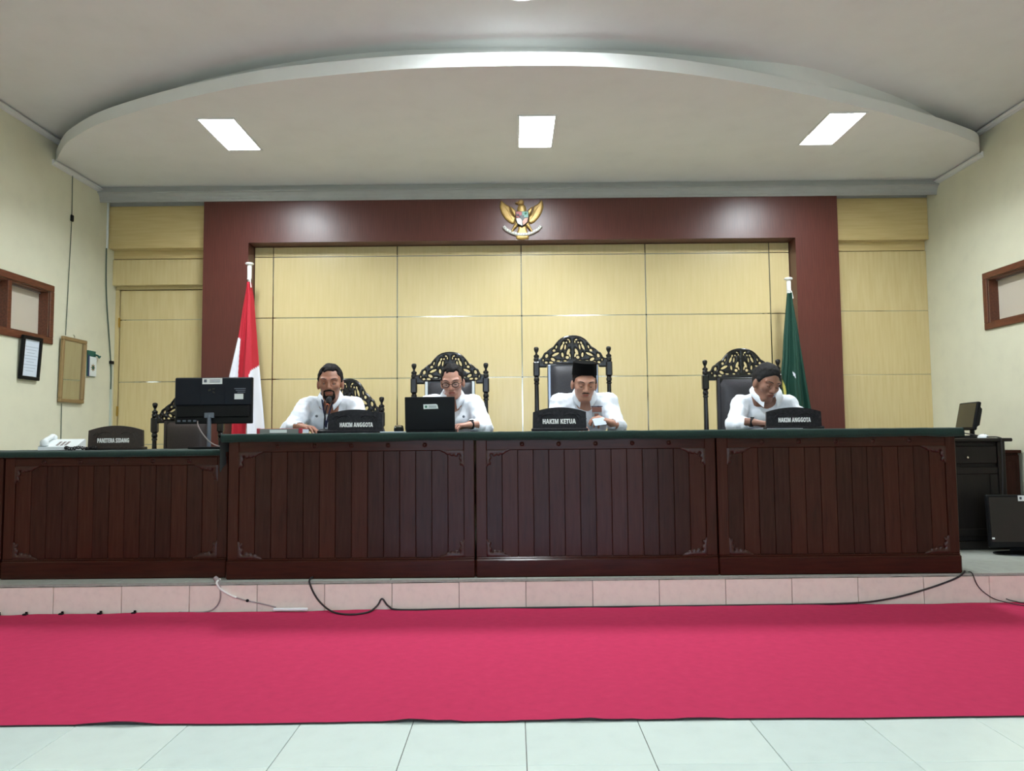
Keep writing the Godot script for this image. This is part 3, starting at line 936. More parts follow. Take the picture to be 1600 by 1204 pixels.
func desk_unit(n: String, label: String, group: String, x0: float, x1: float, zf: float, top: float, depth: float, planks: int, rail: float, plain_left := false) -> void:
	var t := thing(n, label, "desk", Vector3((x0 + x1) * 0.5, DAIS, zf), group)
	var h := top - DAIS
	var w := (x1 - x0) * 0.5
	var sw := 0.062
	var py := 0.108
	var by := 0.118
	var ry := h - rail
	var wood := [M.bench_wood_0, M.bench_wood_1, M.bench_wood_2, M.bench_wood_3]
	part(t, "plinth", box(Vector3(-w - 0.004, 0.0, -0.03), Vector3(w + 0.004, py, 0.014), 0.008), M.bench_wood_cross)
	part(t, "bead", box(Vector3(-w, py, -0.02), Vector3(w, by, 0.006), 0.004), M.bench_wood_cross)
	for s in [-1, 1]:
		part(t, "stile", box(Vector3(s * w, by, -0.025), Vector3(s * (w - sw), h, 0.0), 0.003), wood[2 if s < 0 else 0])
		part(t, "side_panel", box(Vector3(s * w, by - 0.118, -depth), Vector3(s * (w - 0.02), h, -0.026), 0.003), M.bench_wood_1)
	part(t, "top_rail", box(Vector3(-w + sw, ry, -0.025), Vector3(w - sw, h, 0.0), 0.003), M.bench_wood_cross)
	part(t, "desktop", box(Vector3(-w - 0.004, h, -depth), Vector3(w + 0.004, h + 0.028, 0.012), 0.003), M.bench_wood_cross)
	part(t, "back_board", box(Vector3(-w + sw, by, -0.03), Vector3(w - sw, ry, -0.024), 0.0), M.cabinet_wood)
	var iw := (2.0 * (w - sw)) / planks
	var pm := done(box(Vector3(-iw * 0.5 + 0.0009, by, -0.024), Vector3(iw * 0.5 - 0.0009, ry, -0.01), 0.002))
	for k in planks:
		part(t, "plank", pm, wood[rng.randi() % 4], Vector3(-w + sw + iw * (k + 0.5), 0, rng.randf_range(-0.001, 0.001)))
	for c in [[-1, 1], [1, 1], [-1, -1], [1, -1]]:
		var b := part(t, "carved_bracket", bracket, M.carving_wood, Vector3(c[0] * (w - sw + 0.004), ry + 0.004 if c[1] > 0 else by - 0.002, -0.009))
		b.scale = Vector3(-c[0], c[1], 1)
	var span_x := 0.884 if w > 0.6 else 0.442
	for k in (5 if w > 0.6 else 3):
		part(t, "rosette", rosette, M.carving_wood, Vector3(-span_x * 0.5 + k * 0.221, h - rail * 0.5, -0.001))


func benches() -> void:
	bracket = bracket_mesh()
	var rs := S()
	lathe(rs, [Vector2(0.015, 0), Vector2(0.015, 0.004), Vector2(0.011, 0.007), Vector2(0.008, 0.003), Vector2(0.005, 0.006), Vector2(0, 0.008)], 14, Vector3.ZERO, Basis(Vector3(1, 0, 0), Vector3(0, 0, 1), Vector3(0, -1, 0)))
	rosette = done(rs)
	var zf := -4.655
	desk_unit("judge_bench", "dark planked bench section with carved corners next to the clerk's desk", "sections of the judges' bench", -1.715, -0.238, zf, 1.0, 0.6, 14, 0.068)
	desk_unit("judge_bench", "dark planked bench section with carved corners in front of the man in the black cap", "sections of the judges' bench", -0.226, 1.211, zf, 1.0, 0.6, 14, 0.068)
	desk_unit("judge_bench", "dark planked bench section with carved corners at the green flag end", "sections of the judges' bench", 1.221, 2.655, zf, 1.0, 0.6, 14, 0.068)
	desk_unit("clerk_desk", "lower dark planked desk with carved corners carrying the telephone and monitor", "", -3.1, -1.742, -4.72, 0.906, 0.62, 13, 0.05)
	desk_unit("clerk_desk", "lower dark planked desk with carved corners against the cream wall", "", -3.89, -3.112, -4.72, 0.906, 0.62, 7, 0.05)
	green_cloth("green_tablecloth", "long dark green felt cloth covering the judges' bench", -1.75, 2.69, -4.62, -5.3, 1.042, 0.052, 3)
	green_cloth("green_tablecloth", "dark green felt cloth covering the lower clerk's desk", -3.895, -1.76, -4.695, -5.36, 0.948, 0.036, 8)


# felt sheet over a desktop with a short hanging front edge
func green_cloth(n: String, label: String, x0: float, x1: float, zf: float, zb: float, y: float, drop: float, sd: int) -> void:
	var nz := FastNoiseLite.new()
	nz.seed = sd
	nz.frequency = 1.6
	var st := S()
	var nx := int((x1 - x0) / 0.02)
	var rows := []
	for i in nx + 1:
		var t := float(i) / nx
		var x := lerpf(x0, x1, t)
		var wob := nz.get_noise_1d(x)
		var fine := nz.get_noise_1d(x * 6.0 + 50.0)
		var dr := drop + 0.008 * wob
		var bulge := 0.003 * fine + 0.004 * wob
		var yy := y + 0.002 * fine
		rows.append([Vector3(x, yy - 0.01, zb), Vector3(x, yy, zb + 0.012), Vector3(x, yy + 0.001 * wob, (zf + zb) * 0.5), Vector3(x, yy, zf - 0.014), Vector3(x, yy - 0.004, zf - 0.004), Vector3(x, yy - 0.013, zf + bulge), Vector3(x, yy - dr * 0.6, zf + 0.002 + bulge * 1.6), Vector3(x, yy - dr, zf - 0.001 + bulge * 2.0), Vector3(x, yy - dr, zf - 0.005 + bulge * 2.0), Vector3(x, yy - 0.02, zf - 0.008), Vector3(x, yy - 0.007, zf - 0.016), Vector3(x, yy - 0.007, zb + 0.012), Vector3(x, yy - 0.012, zb)])
	st.set_smooth_group(1)
	for i in nx:
		for k in rows[0].size():
			var l: int = (k + 1) % rows[0].size()
			var q := [rows[i][k], rows[i + 1][k], rows[i + 1][l], rows[i][l]]
			var e: Vector3 = q[3] - q[0]
			face(st, q, Vector3(0, e.z, -e.y))
	st.set_smooth_group(-1)
	# end flaps hanging down at both ends
	var o := thing(n, label, "tablecloth", Vector3.ZERO, "")
	part(o, "sheet", st, M.green_felt)
	for s in [0, 1]:
		var x: float = [x0, x1][s]
		var sg: float = [-1.0, 1.0][s]
		var fs := S()
		var m := 14
		var pts := []
		for i in m + 1:
			var u := float(i) / m
			var z := lerpf(zf, zb, u)
			var dn := (drop * 1.1 + 0.17 * (1.0 - u) * (1.0 - u) if s == 0 and drop > 0.04 else drop * 1.2)
			pts.append([Vector3(x, y - 0.002, z), Vector3(x + sg * 0.004, y - 0.03, z), Vector3(x + sg * (0.004 + 0.004 * sin(i * 1.3)), y - dn, z)])
		fs.set_smooth_group(1)
		for i in m:
			for k in 2:
				var q2 := [pts[i][k], pts[i + 1][k], pts[i + 1][k + 1], pts[i][k + 1]]
				face(fs, q2, Vector3(sg, 0, 0))
				var sh := Vector3(-sg * 0.004, 0, 0)
				face(fs, [q2[0] + sh, q2[1] + sh, q2[2] + sh, q2[3] + sh], Vector3(-sg, 0, 0))
		part(o, "end_flap", fs, M.green_felt)


# ==================================================================== cabinet and things beside it
func side_furniture() -> void:
	var c := thing("side_cabinet", "nearly black wooden cabinet with one drawer beside the bench end", "cabinet", Vector3(3.245, DAIS, -5.55))
	# local: x -0.3..0.275, front at z 0
	part(c, "body", box(Vector3(-0.3, 0.06, -0.7), Vector3(0.275, 0.765, -0.02), 0.004), M.cabinet_wood)
	part(c, "top_board", box(Vector3(-0.33, 0.765, -0.74), Vector3(0.315, 0.79, 0.03), 0.006), M.cabinet_wood)
	part(c, "plinth", box(Vector3(-0.31, 0.0, -0.7), Vector3(0.285, 0.06, 0.0), 0.006), M.cabinet_wood)
	for s in [[-0.3, -0.245], [0.22, 0.275]]:
		part(c, "stile", box(Vector3(s[0], 0.06, -0.02), Vector3(s[1], 0.765, 0.0), 0.003), M.cabinet_wood)
	var d := part(c, "drawer", box(Vector3(-0.235, 0.61, -0.02), Vector3(0.21, 0.735, 0.006), 0.005), M.cabinet_wood)
	var kn := S()
	lathe(kn, [Vector2(0.005, 0), Vector2(0.005, 0.01), Vector2(0.009, 0.014), Vector2(0.008, 0.022), Vector2(0, 0.024)], 12, Vector3(-0.01, 0.655, 0.006), Basis(Vector3(1, 0, 0), Vector3(0, 0, 1), Vector3(0, -1, 0)))
	part(d, "knob", kn, M.steel)
	var dr := part(c, "door", box(Vector3(-0.235, 0.1, -0.02), Vector3(0.21, 0.585, 0.0), 0.003), M.cabinet_wood)
	var fr := S()
	for e in [[-0.235, 0.21, 0.1, 0.15], [-0.235, 0.21, 0.535, 0.585], [-0.235, -0.18, 0.15, 0.535], [0.155, 0.21, 0.15, 0.535]]:
		span(fr, Vector3(e[0], e[2], 0.0), Vector3(e[1], e[3], 0.01), 0.004)
	part(dr, "door_frame", fr, M.cabinet_wood)
	# monitor on the cabinet, turned to the bench
	var m := thing("desktop_monitor", "small black monitor turned sideways on the dark cabinet", "monitor", Vector3(3.5, DAIS + 0.79, -5.95))
	m.rotation = Vector3(0, -1.76, 0)
	var bs := S()
	lathe(bs, [Vector2(0.0, 0.0), Vector2(0.1, 0.0), Vector2(0.1, 0.008), Vector2(0.05, 0.018), Vector2(0.0, 0.02)], 24)
	part(m, "stand_base", bs, M.black_plastic)
	part(m, "stand_neck", box(Vector3(-0.025, 0.015, -0.035), Vector3(0.025, 0.12, -0.015), 0.004), M.black_plastic)
	var tilt := Basis(Vector3(1, 0, 0), -0.2)
	var hs := S()
	bx(hs, Vector3(0, 0.165, 0.0), Vector3(0.36, 0.215, 0.028), 0.006, tilt)
	bx(hs, tilt * Vector3(0, 0.0, -0.026) + Vector3(0, 0.165, 0), Vector3(0.28, 0.15, 0.04), 0.014, tilt)
	part(m, "housing", hs, M.black_plastic)
	var sc := S()
	bx(sc, tilt * Vector3(0, 0.004, 0.0145) + Vector3(0, 0.165, 0), Vector3(0.335, 0.185, 0.002), 0.0, tilt)
	part(m, "screen", sc, M.black_gloss)
	var cb := S()
	tube(cb, curve([Vector3(3.38, 1.02, -5.98), Vector3(3.44, 1.0, -5.86), Vector3(3.47, 0.978, -5.7), Vector3(3.47, 0.972, -5.53), Vector3(3.472, 0.93, -5.511), Vector3(3.47, 0.7, -5.515), Vector3(3.46, 0.45, -5.52), Vector3(3.44, 0.25, -5.5)], 6), 0.005, 6)
	solo("monitor_cable", cb, M.black_cable, "dark cable from the monitor falling over the front of the cabinet", "cable")
	var mo := S()
	lathe(mo, [Vector2(0.03, 0), Vector2(0.031, 0.008), Vector2(0.026, 0.02), Vector2(0.014, 0.028), Vector2(0, 0.03)], 18, Vector3.ZERO, Basis.from_scale(Vector3(1.0, 1, 1.6)))
	var mt := thing("computer_mouse", "white mouse on the dark cabinet near the monitor", "mouse", Vector3(3.47, DAIS + 0.79, -5.72))
	part(mt, "shell", mo, M.white_plastic)
	part(mt, "wheel", box(Vector3(-0.003, 0.024, 0.012), Vector3(0.003, 0.031, 0.026), 0.002), M.grey_plastic)
	# dark box monitor standing on the dais
	var f := thing("floor_monitor", "black monitor with a white sticker standing on the dais floor in front of the cabinet", "monitor", Vector3(3.44, DAIS, -5.33))
	f.rotation = Vector3(0, -0.08, 0)
	var fb := S()
	lathe(fb, [Vector2(0, 0), Vector2(0.15, 0), Vector2(0.15, 0.008), Vector2(0.07, 0.02), Vector2(0, 0.022)], 28, Vector3(0.04, 0, -0.02), Basis.from_scale(Vector3(1.3, 1, 0.7)))
	part(f, "stand_base", fb, M.black_gloss)
	part(f, "stand_neck", box(Vector3(-0.03, 0.015, -0.06), Vector3(0.11, 0.1, -0.035), 0.005), M.black_plastic)
	var back := Basis(Vector3(1, 0, 0), -0.06)
	var fh := S()
	bx(fh, Vector3(0.03, 0.225, 0.0), Vector3(0.46, 0.36, 0.035), 0.008, back)
	part(f, "housing", fh, M.black_plastic)
	var fs := S()
	bx(fs, back * Vector3(0, 0.012, 0.018) + Vector3(0.03, 0.225, 0.0), Vector3(0.43, 0.3, 0.002), 0.0, back)
	part(f, "screen", fs, M.black_gloss)
	var fk := S()
	bx(fk, back * Vector3(0.025, 0.155, 0.0195) + Vector3(0.03, 0.225, 0.0), Vector3(0.1, 0.038, 0.001), 0.0, back)
	part(f, "sticker", fk, M.sticker_white)
	var fd := S()
	bx(fd, back * Vector3(-0.008, 0.155, 0.0203) + Vector3(0.03, 0.225, 0.0), Vector3(0.014, 0.018, 0.0008), 0.0, back)
	part(f, "sticker_emblem", fd, M.ink)
	var fl := S()
	bx(fl, back * Vector3(-0.205, -0.115, 0.0195) + Vector3(0.03, 0.225, 0.0), Vector3(0.018, 0.012, 0.003), 0.001, back)
	part(f, "power_light", fl, M.white_plastic)
	# low reddish cabinet behind
	var l := thing("low_cabinet", "low reddish dark wooden cupboard against the wall behind the floor monitor", "cabinet", Vector3(3.815, DAIS, -6.15))
	part(l, "body", box(Vector3(-0.2, 0.0, -0.5), Vector3(0.2, 0.665, -0.02), 0.004), M.bench_wood_1)
	part(l, "top_board", box(Vector3(-0.215, 0.665, -0.5), Vector3(0.21, 0.69, 0.01), 0.005), M.bench_wood_cross)
	for e in [[-0.195, -0.005], [0.005, 0.195]]:
		var ld := part(l, "door", box(Vector3(e[0], 0.08, -0.02), Vector3(e[1], 0.65, 0.0), 0.004), M.bench_wood_3)
		part(ld, "inset", box(Vector3(e[0] + 0.04, 0.13, 0.0), Vector3(e[1] - 0.04, 0.6, 0.006), 0.005), M.bench_wood_1)


# ==================================================================== carved chairs
func crest_mesh() -> ArrayMesh:
	# width 0.53 between the posts, base line y 0, arch up to 0.225
	var holes := [[0.03, 0.188, 0.012, 0.006, 20], [0.02, 0.172, 0.005, 0.012, 0], [0.046, 0.166, 0.007, 0.008, 20], [0.068, 0.163, 0.008, 0.012, 30], [0.056, 0.13, 0.007, 0.024, 8], [0.082, 0.131, 0.01, 0.028, 24], [0.124, 0.131, 0.006, 0.016, 15], [0.143, 0.104, 0.013, 0.011, -20], [0.2, 0.062, 0.012, 0.018, 18], [0.131, 0.074, 0.034, 0.0105, -25], [0.077, 0.07, 0.01, 0.021, -8], [0.032, 0.093, 0.012, 0.03, 22], [0.022, 0.068, 0.008, 0.02, -18], [0.041, 0.05, 0.015, 0.013, 0], [0.152, 0.034, 0.022, 0.012, 30], [0.204, 0.011, 0.013, 0.01, 0], [0.166, 0.011, 0.018, 0.0085, 8], [0.11, 0.022, 0.018, 0.006, 0], [0.058, 0.023, 0.015, 0.006, 0], [0.228, 0.03, 0.005, 0.011, 0]]
	var outline := [[0.0, 0.222], [-0.03, 0.22], [-0.066, 0.211], [-0.09, 0.198], [-0.105, 0.187], [-0.125, 0.165], [-0.14, 0.146], [-0.15, 0.132], [-0.163, 0.126], [-0.185, 0.111], [-0.205, 0.092], [-0.213, 0.09], [-0.222, 0.082], [-0.238, 0.05], [-0.25, 0.044], [-0.28, 0.044]]
	var f := func(px: float, y: float) -> float:
		var x := absf(px)
		# outline: central arch, scalloped shoulders, and the tongue that meets the post
		var d := (piecewise(outline, -x) - y) * 0.75
		d = minf(d, y + (0.028 if x > 0.2 else 0.006))
		for h in holes:
			d = minf(d, -in_ell(x, y, h[0], h[1], h[2] * 0.86, h[3] * 0.86, h[4]))
		return d
	var st := S()
	carve(st, f, Rect2(-0.28, -0.036, 0.56, 0.268), 0.004, 0.03, 0.012, 0.6)
	return done(st)


func post_mesh(h: float) -> ArrayMesh:
	var st := S()
	# turned from the seat up; the square block carries the crest
	var b := h - 0.235
	lathe(st, [Vector2(0.019, 0.45), Vector2(0.026, 0.5), Vector2(0.02, 0.54), Vector2(0.018, 0.56), Vector2(0.022, 0.62), Vector2(0.0165, b - 0.09), Vector2(0.016, b - 0.06), Vector2(0.021, b - 0.055), Vector2(0.021, b - 0.045), Vector2(0.016, b - 0.04), Vector2(0.022, b - 0.03), Vector2(0.022, b - 0.015), Vector2(0.017, b - 0.005), Vector2(0.02, b)], 14)
	bx(st, Vector3(0, b + 0.06, 0), Vector3(0.05, 0.12, 0.05), 0.01)
	lathe(st, [Vector2(0.02, b + 0.12), Vector2(0.022, b + 0.125), Vector2(0.023, b + 0.14), Vector2(0.018, b + 0.148), Vector2(0.022, b + 0.158), Vector2(0.02, b + 0.168), Vector2(0.01, b + 0.174), Vector2(0.008, b + 0.186), Vector2(0.014, b + 0.196), Vector2(0.019, b + 0.208), Vector2(0.02, b + 0.222), Vector2(0.014, b + 0.231), Vector2(0.009, b + 0.228), Vector2(0, b + 0.235)], 12)
	# rear leg below the seat
	bx(st, Vector3(0, 0.225, 0), Vector3(0.045, 0.45, 0.045), 0.006)
	return done(st)


var crest: ArrayMesh


func chair(label: String, at: Vector3, turn: float, h: float, crest_up: float, crest_h: float, half: float, back_mat: Material, edge_mat: Material) -> void:
	var t := thing("carved_chair", label, "chair", at, "carved high-backed chairs")
	t.rotation.y = turn
	var pm := post_mesh(h)
	for s in [-1, 1]:
		part(t, "post", pm, M.chair_lacquer, Vector3(s * half, 0, 0))
	var cr := part(t, "crest", crest, M.chair_lacquer, Vector3(0, h - 0.135 + crest_up, -0.015))
	cr.scale = Vector3((half - 0.024) / 0.256, crest_h, 1)
	# upholstered back with edge strips; pale ones paint leather gloss along the nail studs
	var y0 := 0.6
	var y1 := h - 0.135 + crest_up - 0.004
	var bw := half * 0.7
	var ub := S()
	bx(ub, Vector3(0, (y0 + y1) * 0.5, 0), Vector3(bw * 2.0, y1 - y0, 0.035), 0.006)
	part(t, "back_frame", ub, M.chair_lacquer)
	part(t, "back_cushion", cushion(bw * 2.0 - 0.05, y1 - y0 - 0.03, 0.03), back_mat, Vector3(0, (y0 + y1) * 0.5, 0.017))
	for s in [-1, 1]:
		part(t, "edge_strip", box(Vector3(s * (bw - 0.024), y0 + 0.01, 0.016), Vector3(s * (bw - 0.004), y1 - 0.006, 0.021), 0.002), edge_mat)
	part(t, "lower_rail", box(Vector3(-half, 0.56, -0.015), Vector3(half, 0.6, 0.015), 0.005), M.chair_lacquer)
	# seat, arms and front legs
	part(t, "seat_frame", box(Vector3(-half - 0.01, 0.36, -0.02), Vector3(half + 0.01, 0.42, 0.48), 0.006), M.chair_lacquer)
	part(t, "seat_cushion", box(Vector3(-half + 0.03, 0.42, 0.02), Vector3(half - 0.03, 0.465, 0.46), 0.015), back_mat)
	for s in [-1, 1]:
		var fl := S()
		lathe(fl, [Vector2(0.018, 0.0), Vector2(0.024, 0.04), Vector2(0.018, 0.08), Vector2(0.022, 0.3), Vector2(0.026, 0.36), Vector2(0.024, 0.42), Vector2(0.018, 0.45), Vector2(0.02, 0.6), Vector2(0.016, 0.64)], 12, Vector3(s * half, 0, 0.44))
		part(t, "front_leg", fl, M.chair_lacquer)
		var ar := S()
		tube(ar, curve([Vector3(s * half, 0.655, 0.02), Vector3(s * half, 0.665, 0.2), Vector3(s * half, 0.65, 0.42), Vector3(s * half, 0.645, 0.48)], 4), 0.022, 10)
		part(t, "armrest", ar, M.chair_lacquer)


# a padded panel that swells in the middle
func cushion(w: float, h: float, d: float) -> ArrayMesh:
	var st := S()
	var nx := 14
	var ny := 18
	var p := func(i: int, j: int) -> Vector3:
		var u := 2.0 * i / nx - 1.0
		var v := 2.0 * j / ny - 1.0
		var k := sqrt(maxf(0.0, (1.0 - pow(absf(u), 4.0)) * (1.0 - pow(absf(v), 6.0))))
		return Vector3(u * w * 0.5, v * h * 0.5, d * k)
	st.set_smooth_group(1)
	for i in nx:
		for j in ny:
			face(st, [p.call(i, j), p.call(i + 1, j), p.call(i + 1, j + 1), p.call(i, j + 1)], Vector3(0, 0, 1))
	st.set_smooth_group(-1)
	return done(st)


func chairs() -> void:
	crest = crest_mesh()
	var z := -5.95
	chair("tall black carved chair with grey leather back behind the man in the black cap", Vector3(0.463, DAIS, z), 0.0, 1.525, 0.0, 1.0, 0.28, M.leather, M.stud_gloss)
	chair("black carved chair with light edged leather back behind the man with glasses", Vector3(-0.487, DAIS, z), 0.0, 1.405, 0.0, 1.0, 0.278, M.leather, M.white_plastic)  # white edge strips paint the gloss of the leather back
	chair("black carved chair with grey leather back next to the green flag", Vector3(1.768, DAIS, z), 0.0, 1.412, 0.0, 1.0, 0.282, M.leather, M.leather)
	chair("low black carved chair mostly hidden by the man at the microphone", Vector3(-1.27, DAIS, z), 0.0, 1.15, 0.0, 1.25, 0.255, M.leather, M.leather)
	chair("empty dark carved chair with a brown back behind the clerk's monitor", Vector3(-2.51, DAIS, -5.95), 0.0, 1.12, 0.0, 0.95, 0.255, M.leather_brown, M.leather_brown)


# ==================================================================== flags
func piecewise(pts: Array, y: float) -> float:
	# pts: [y, value] from top to bottom
	if y >= pts[0][0]:
		return pts[0][1]
	for i in pts.size() - 1:
		if y <= pts[i][0] and y >= pts[i + 1][0]:
			return lerpf(pts[i][1], pts[i + 1][1], (pts[i][0] - y) / (pts[i][0] - pts[i + 1][0]))
	return pts[pts.size() - 1][1]


func flag(n: String, label: String, px: float, pz: float, pole_top: float, left: Array, right: Array, y0: float, y1: float, pleats: float, paint: Callable, cloth: Material) -> void:
	var t := thing(n, label, "flag", Vector3(px, DAIS, pz))
	var st := S()
	lathe(st, [Vector2(0, 0), Vector2(0.16, 0), Vector2(0.16, 0.02), Vector2(0.05, 0.05), Vector2(0.025, 0.06), Vector2(0, 0.06)], 24)
	part(t, "base", st, M.pole_white)
	var top := pole_top - DAIS
	var ps := S()
	lathe(ps, [Vector2(0.015, 0.05), Vector2(0.015, top - 0.16), Vector2(0.02, top - 0.15), Vector2(0.02, top - 0.04), Vector2(0.015, top - 0.03), Vector2(0, top - 0.03)], 14)
	part(t, "pole", ps, M.pole_white)
	var fs := S()
	lathe(fs, [Vector2(0.016, top - 0.035), Vector2(0.022, top - 0.026), Vector2(0.036, top - 0.022), Vector2(0.04, top - 0.012), Vector2(0.03, top - 0.004), Vector2(0, top)], 18)
	part(t, "finial", fs, M.pole_white)
	var nu := 72
	var nv := 150
	var rows := []
	for j in nv + 1:
		var y := lerpf(y0, y1, float(j) / nv)
		var k := smoothstep(0.0, 1.0, float(j) / nv)
		var xl := piecewise(left, y)
		var xr := piecewise(right, y)
		var row := []
		for i in nu + 1:
			var u := float(i) / nu
			var x := lerpf(xl, xr, u)
			var amp := 0.012 + 0.032 * k
			var z := amp * sin(u * TAU * pleats + 0.6 + k * 0.7) + 0.4 * amp * sin(u * TAU * pleats * 2.3 + 1.0)
			z += 0.05 * (1.0 - pow(2.0 * u - 1.0, 2.0))
			row.append(Vector3(x - px, y - DAIS, z))
		rows.append(row)
	var cs := S()
	cs.set_smooth_group(1)
	for j in nv:
		for i in nu:
			for tri in [[[j, i], [j, i + 1], [j + 1, i + 1]], [[j, i], [j + 1, i + 1], [j + 1, i]]]:
				var p := []
				for q in tri:
					p.append(rows[q[0]][q[1]])
				var nrm: Vector3 = (p[0] - p[2]).cross(p[0] - p[1])
				var order := [0, 1, 2] if nrm.z > 0.0 else [0, 2, 1]
				for o in order:
					var v: Vector3 = p[o]
					cs.set_color(paint.call(v.x + px, v.y + DAIS))
					cs.add_vertex(v)
	part(t, "cloth", cs, cloth)
	var tie := S()
	tube(tie, curve([Vector3(-0.014, y0 - DAIS + 0.03, 0.02), Vector3(0.012, y0 - DAIS + 0.02, 0.024), Vector3(0.022, y0 - DAIS - 0.02, 0.026), Vector3(0.026, y0 - DAIS - 0.05, 0.026)], 4), 0.005, 6)
	part(t, "tie_cord", tie, M.pole_white)


func flags() -> void:
	var red := rgb8(178, 24, 44).srgb_to_linear()
	var white := rgb8(226, 226, 236).srgb_to_linear()
	var lft := [[2.42, -2.446], [2.2, -2.482], [1.935, -2.519], [1.58, -2.591], [1.3, -2.6], [1.15, -2.555], [0.6, -2.56]]
	var rgt := [[2.42, -2.408], [2.3, -2.388], [1.685, -2.339], [1.109, -2.288], [0.6, -2.27]]
	var split_l := [[1.94, -2.53], [1.925, -2.49], [1.58, -2.51], [1.3, -2.55], [1.15, -2.6], [0.6, -2.6]]
	var split_r := [[1.7, -2.33], [1.685, -2.339], [1.62, -2.392], [1.585, -2.404], [1.1, -2.407], [0.6, -2.407]]
	flag("national_flag", "red and white flag hanging from a white pole at the edge of the dark portal", -2.428, -7.05, 2.64, lft, rgt, 2.45, 0.75, 1.6, func(x: float, y: float) -> Color:
		if y < 1.94 and x < piecewise(split_l, y):
			return white
		if y < 1.7 and x > piecewise(split_r, y):
			return white
		return red, M.flag_cloth)
	var green := rgb8(2, 58, 44).srgb_to_linear()
	var yellow := rgb8(196, 184, 92).srgb_to_linear()
	flag("court_flag", "dark green flag with a yellow emblem hanging from a white pole behind the fourth chair", 2.552, -7.05, 2.452, [[2.3, 2.53], [1.9, 2.482], [1.7, 2.464], [1.464, 2.427], [0.8, 2.4]], [[2.3, 2.575], [2.0, 2.62], [1.23, 2.715], [0.8, 2.74]], 2.3, 0.8, 1.9, func(x: float, y: float) -> Color:
		var e := Vector2((x - 2.43) / 0.06, (y - 1.37) / 0.14).length()
		if e < 1.0 and e > 0.62:
			return yellow
		if e < 0.3:
			return yellow
		if absf(x - 2.553) < 0.008 and absf(y - 1.545 + (x - 2.553) * 2.0) < 0.016:
			return white
		return green, M.flag_cloth)


# ==================================================================== eagle emblem
func poly_dist(poly: PackedVector2Array) -> Callable:
	return func(x: float, y: float) -> float:
		var p := Vector2(x, y)
		var d := 1e9
		for i in poly.size():
			var q := Geometry2D.get_closest_point_to_segment(p, poly[i], poly[(i + 1) % poly.size()])
			d = minf(d, p.distance_to(q))
		return d if Geometry2D.is_point_in_polygon(p, poly) else -d


func epts(a: Array, mirror := 1.0) -> PackedVector2Array:
	var out := PackedVector2Array()
	for p in a:
		out.append(Vector2(mirror * (p[0] - 738) / 2240.0, (620 - p[1]) / 2240.0))
	return out


func relief(parent: Node3D, n: String, poly: PackedVector2Array, thick: float, edge: float, z: float, m: Material, cell := 0.004) -> void:
	var lo := poly[0]
	var hi := poly[0]
	for p in poly:
		lo = lo.min(p)
		hi = hi.max(p)
	var st := S()
	carve(st, poly_dist(poly), Rect2(lo - Vector2(cell, cell) * 1.5, hi - lo + Vector2(cell, cell) * 3.0), cell, thick, edge, 0.35)
	part(parent, n, st, m, Vector3(0, 0, z))


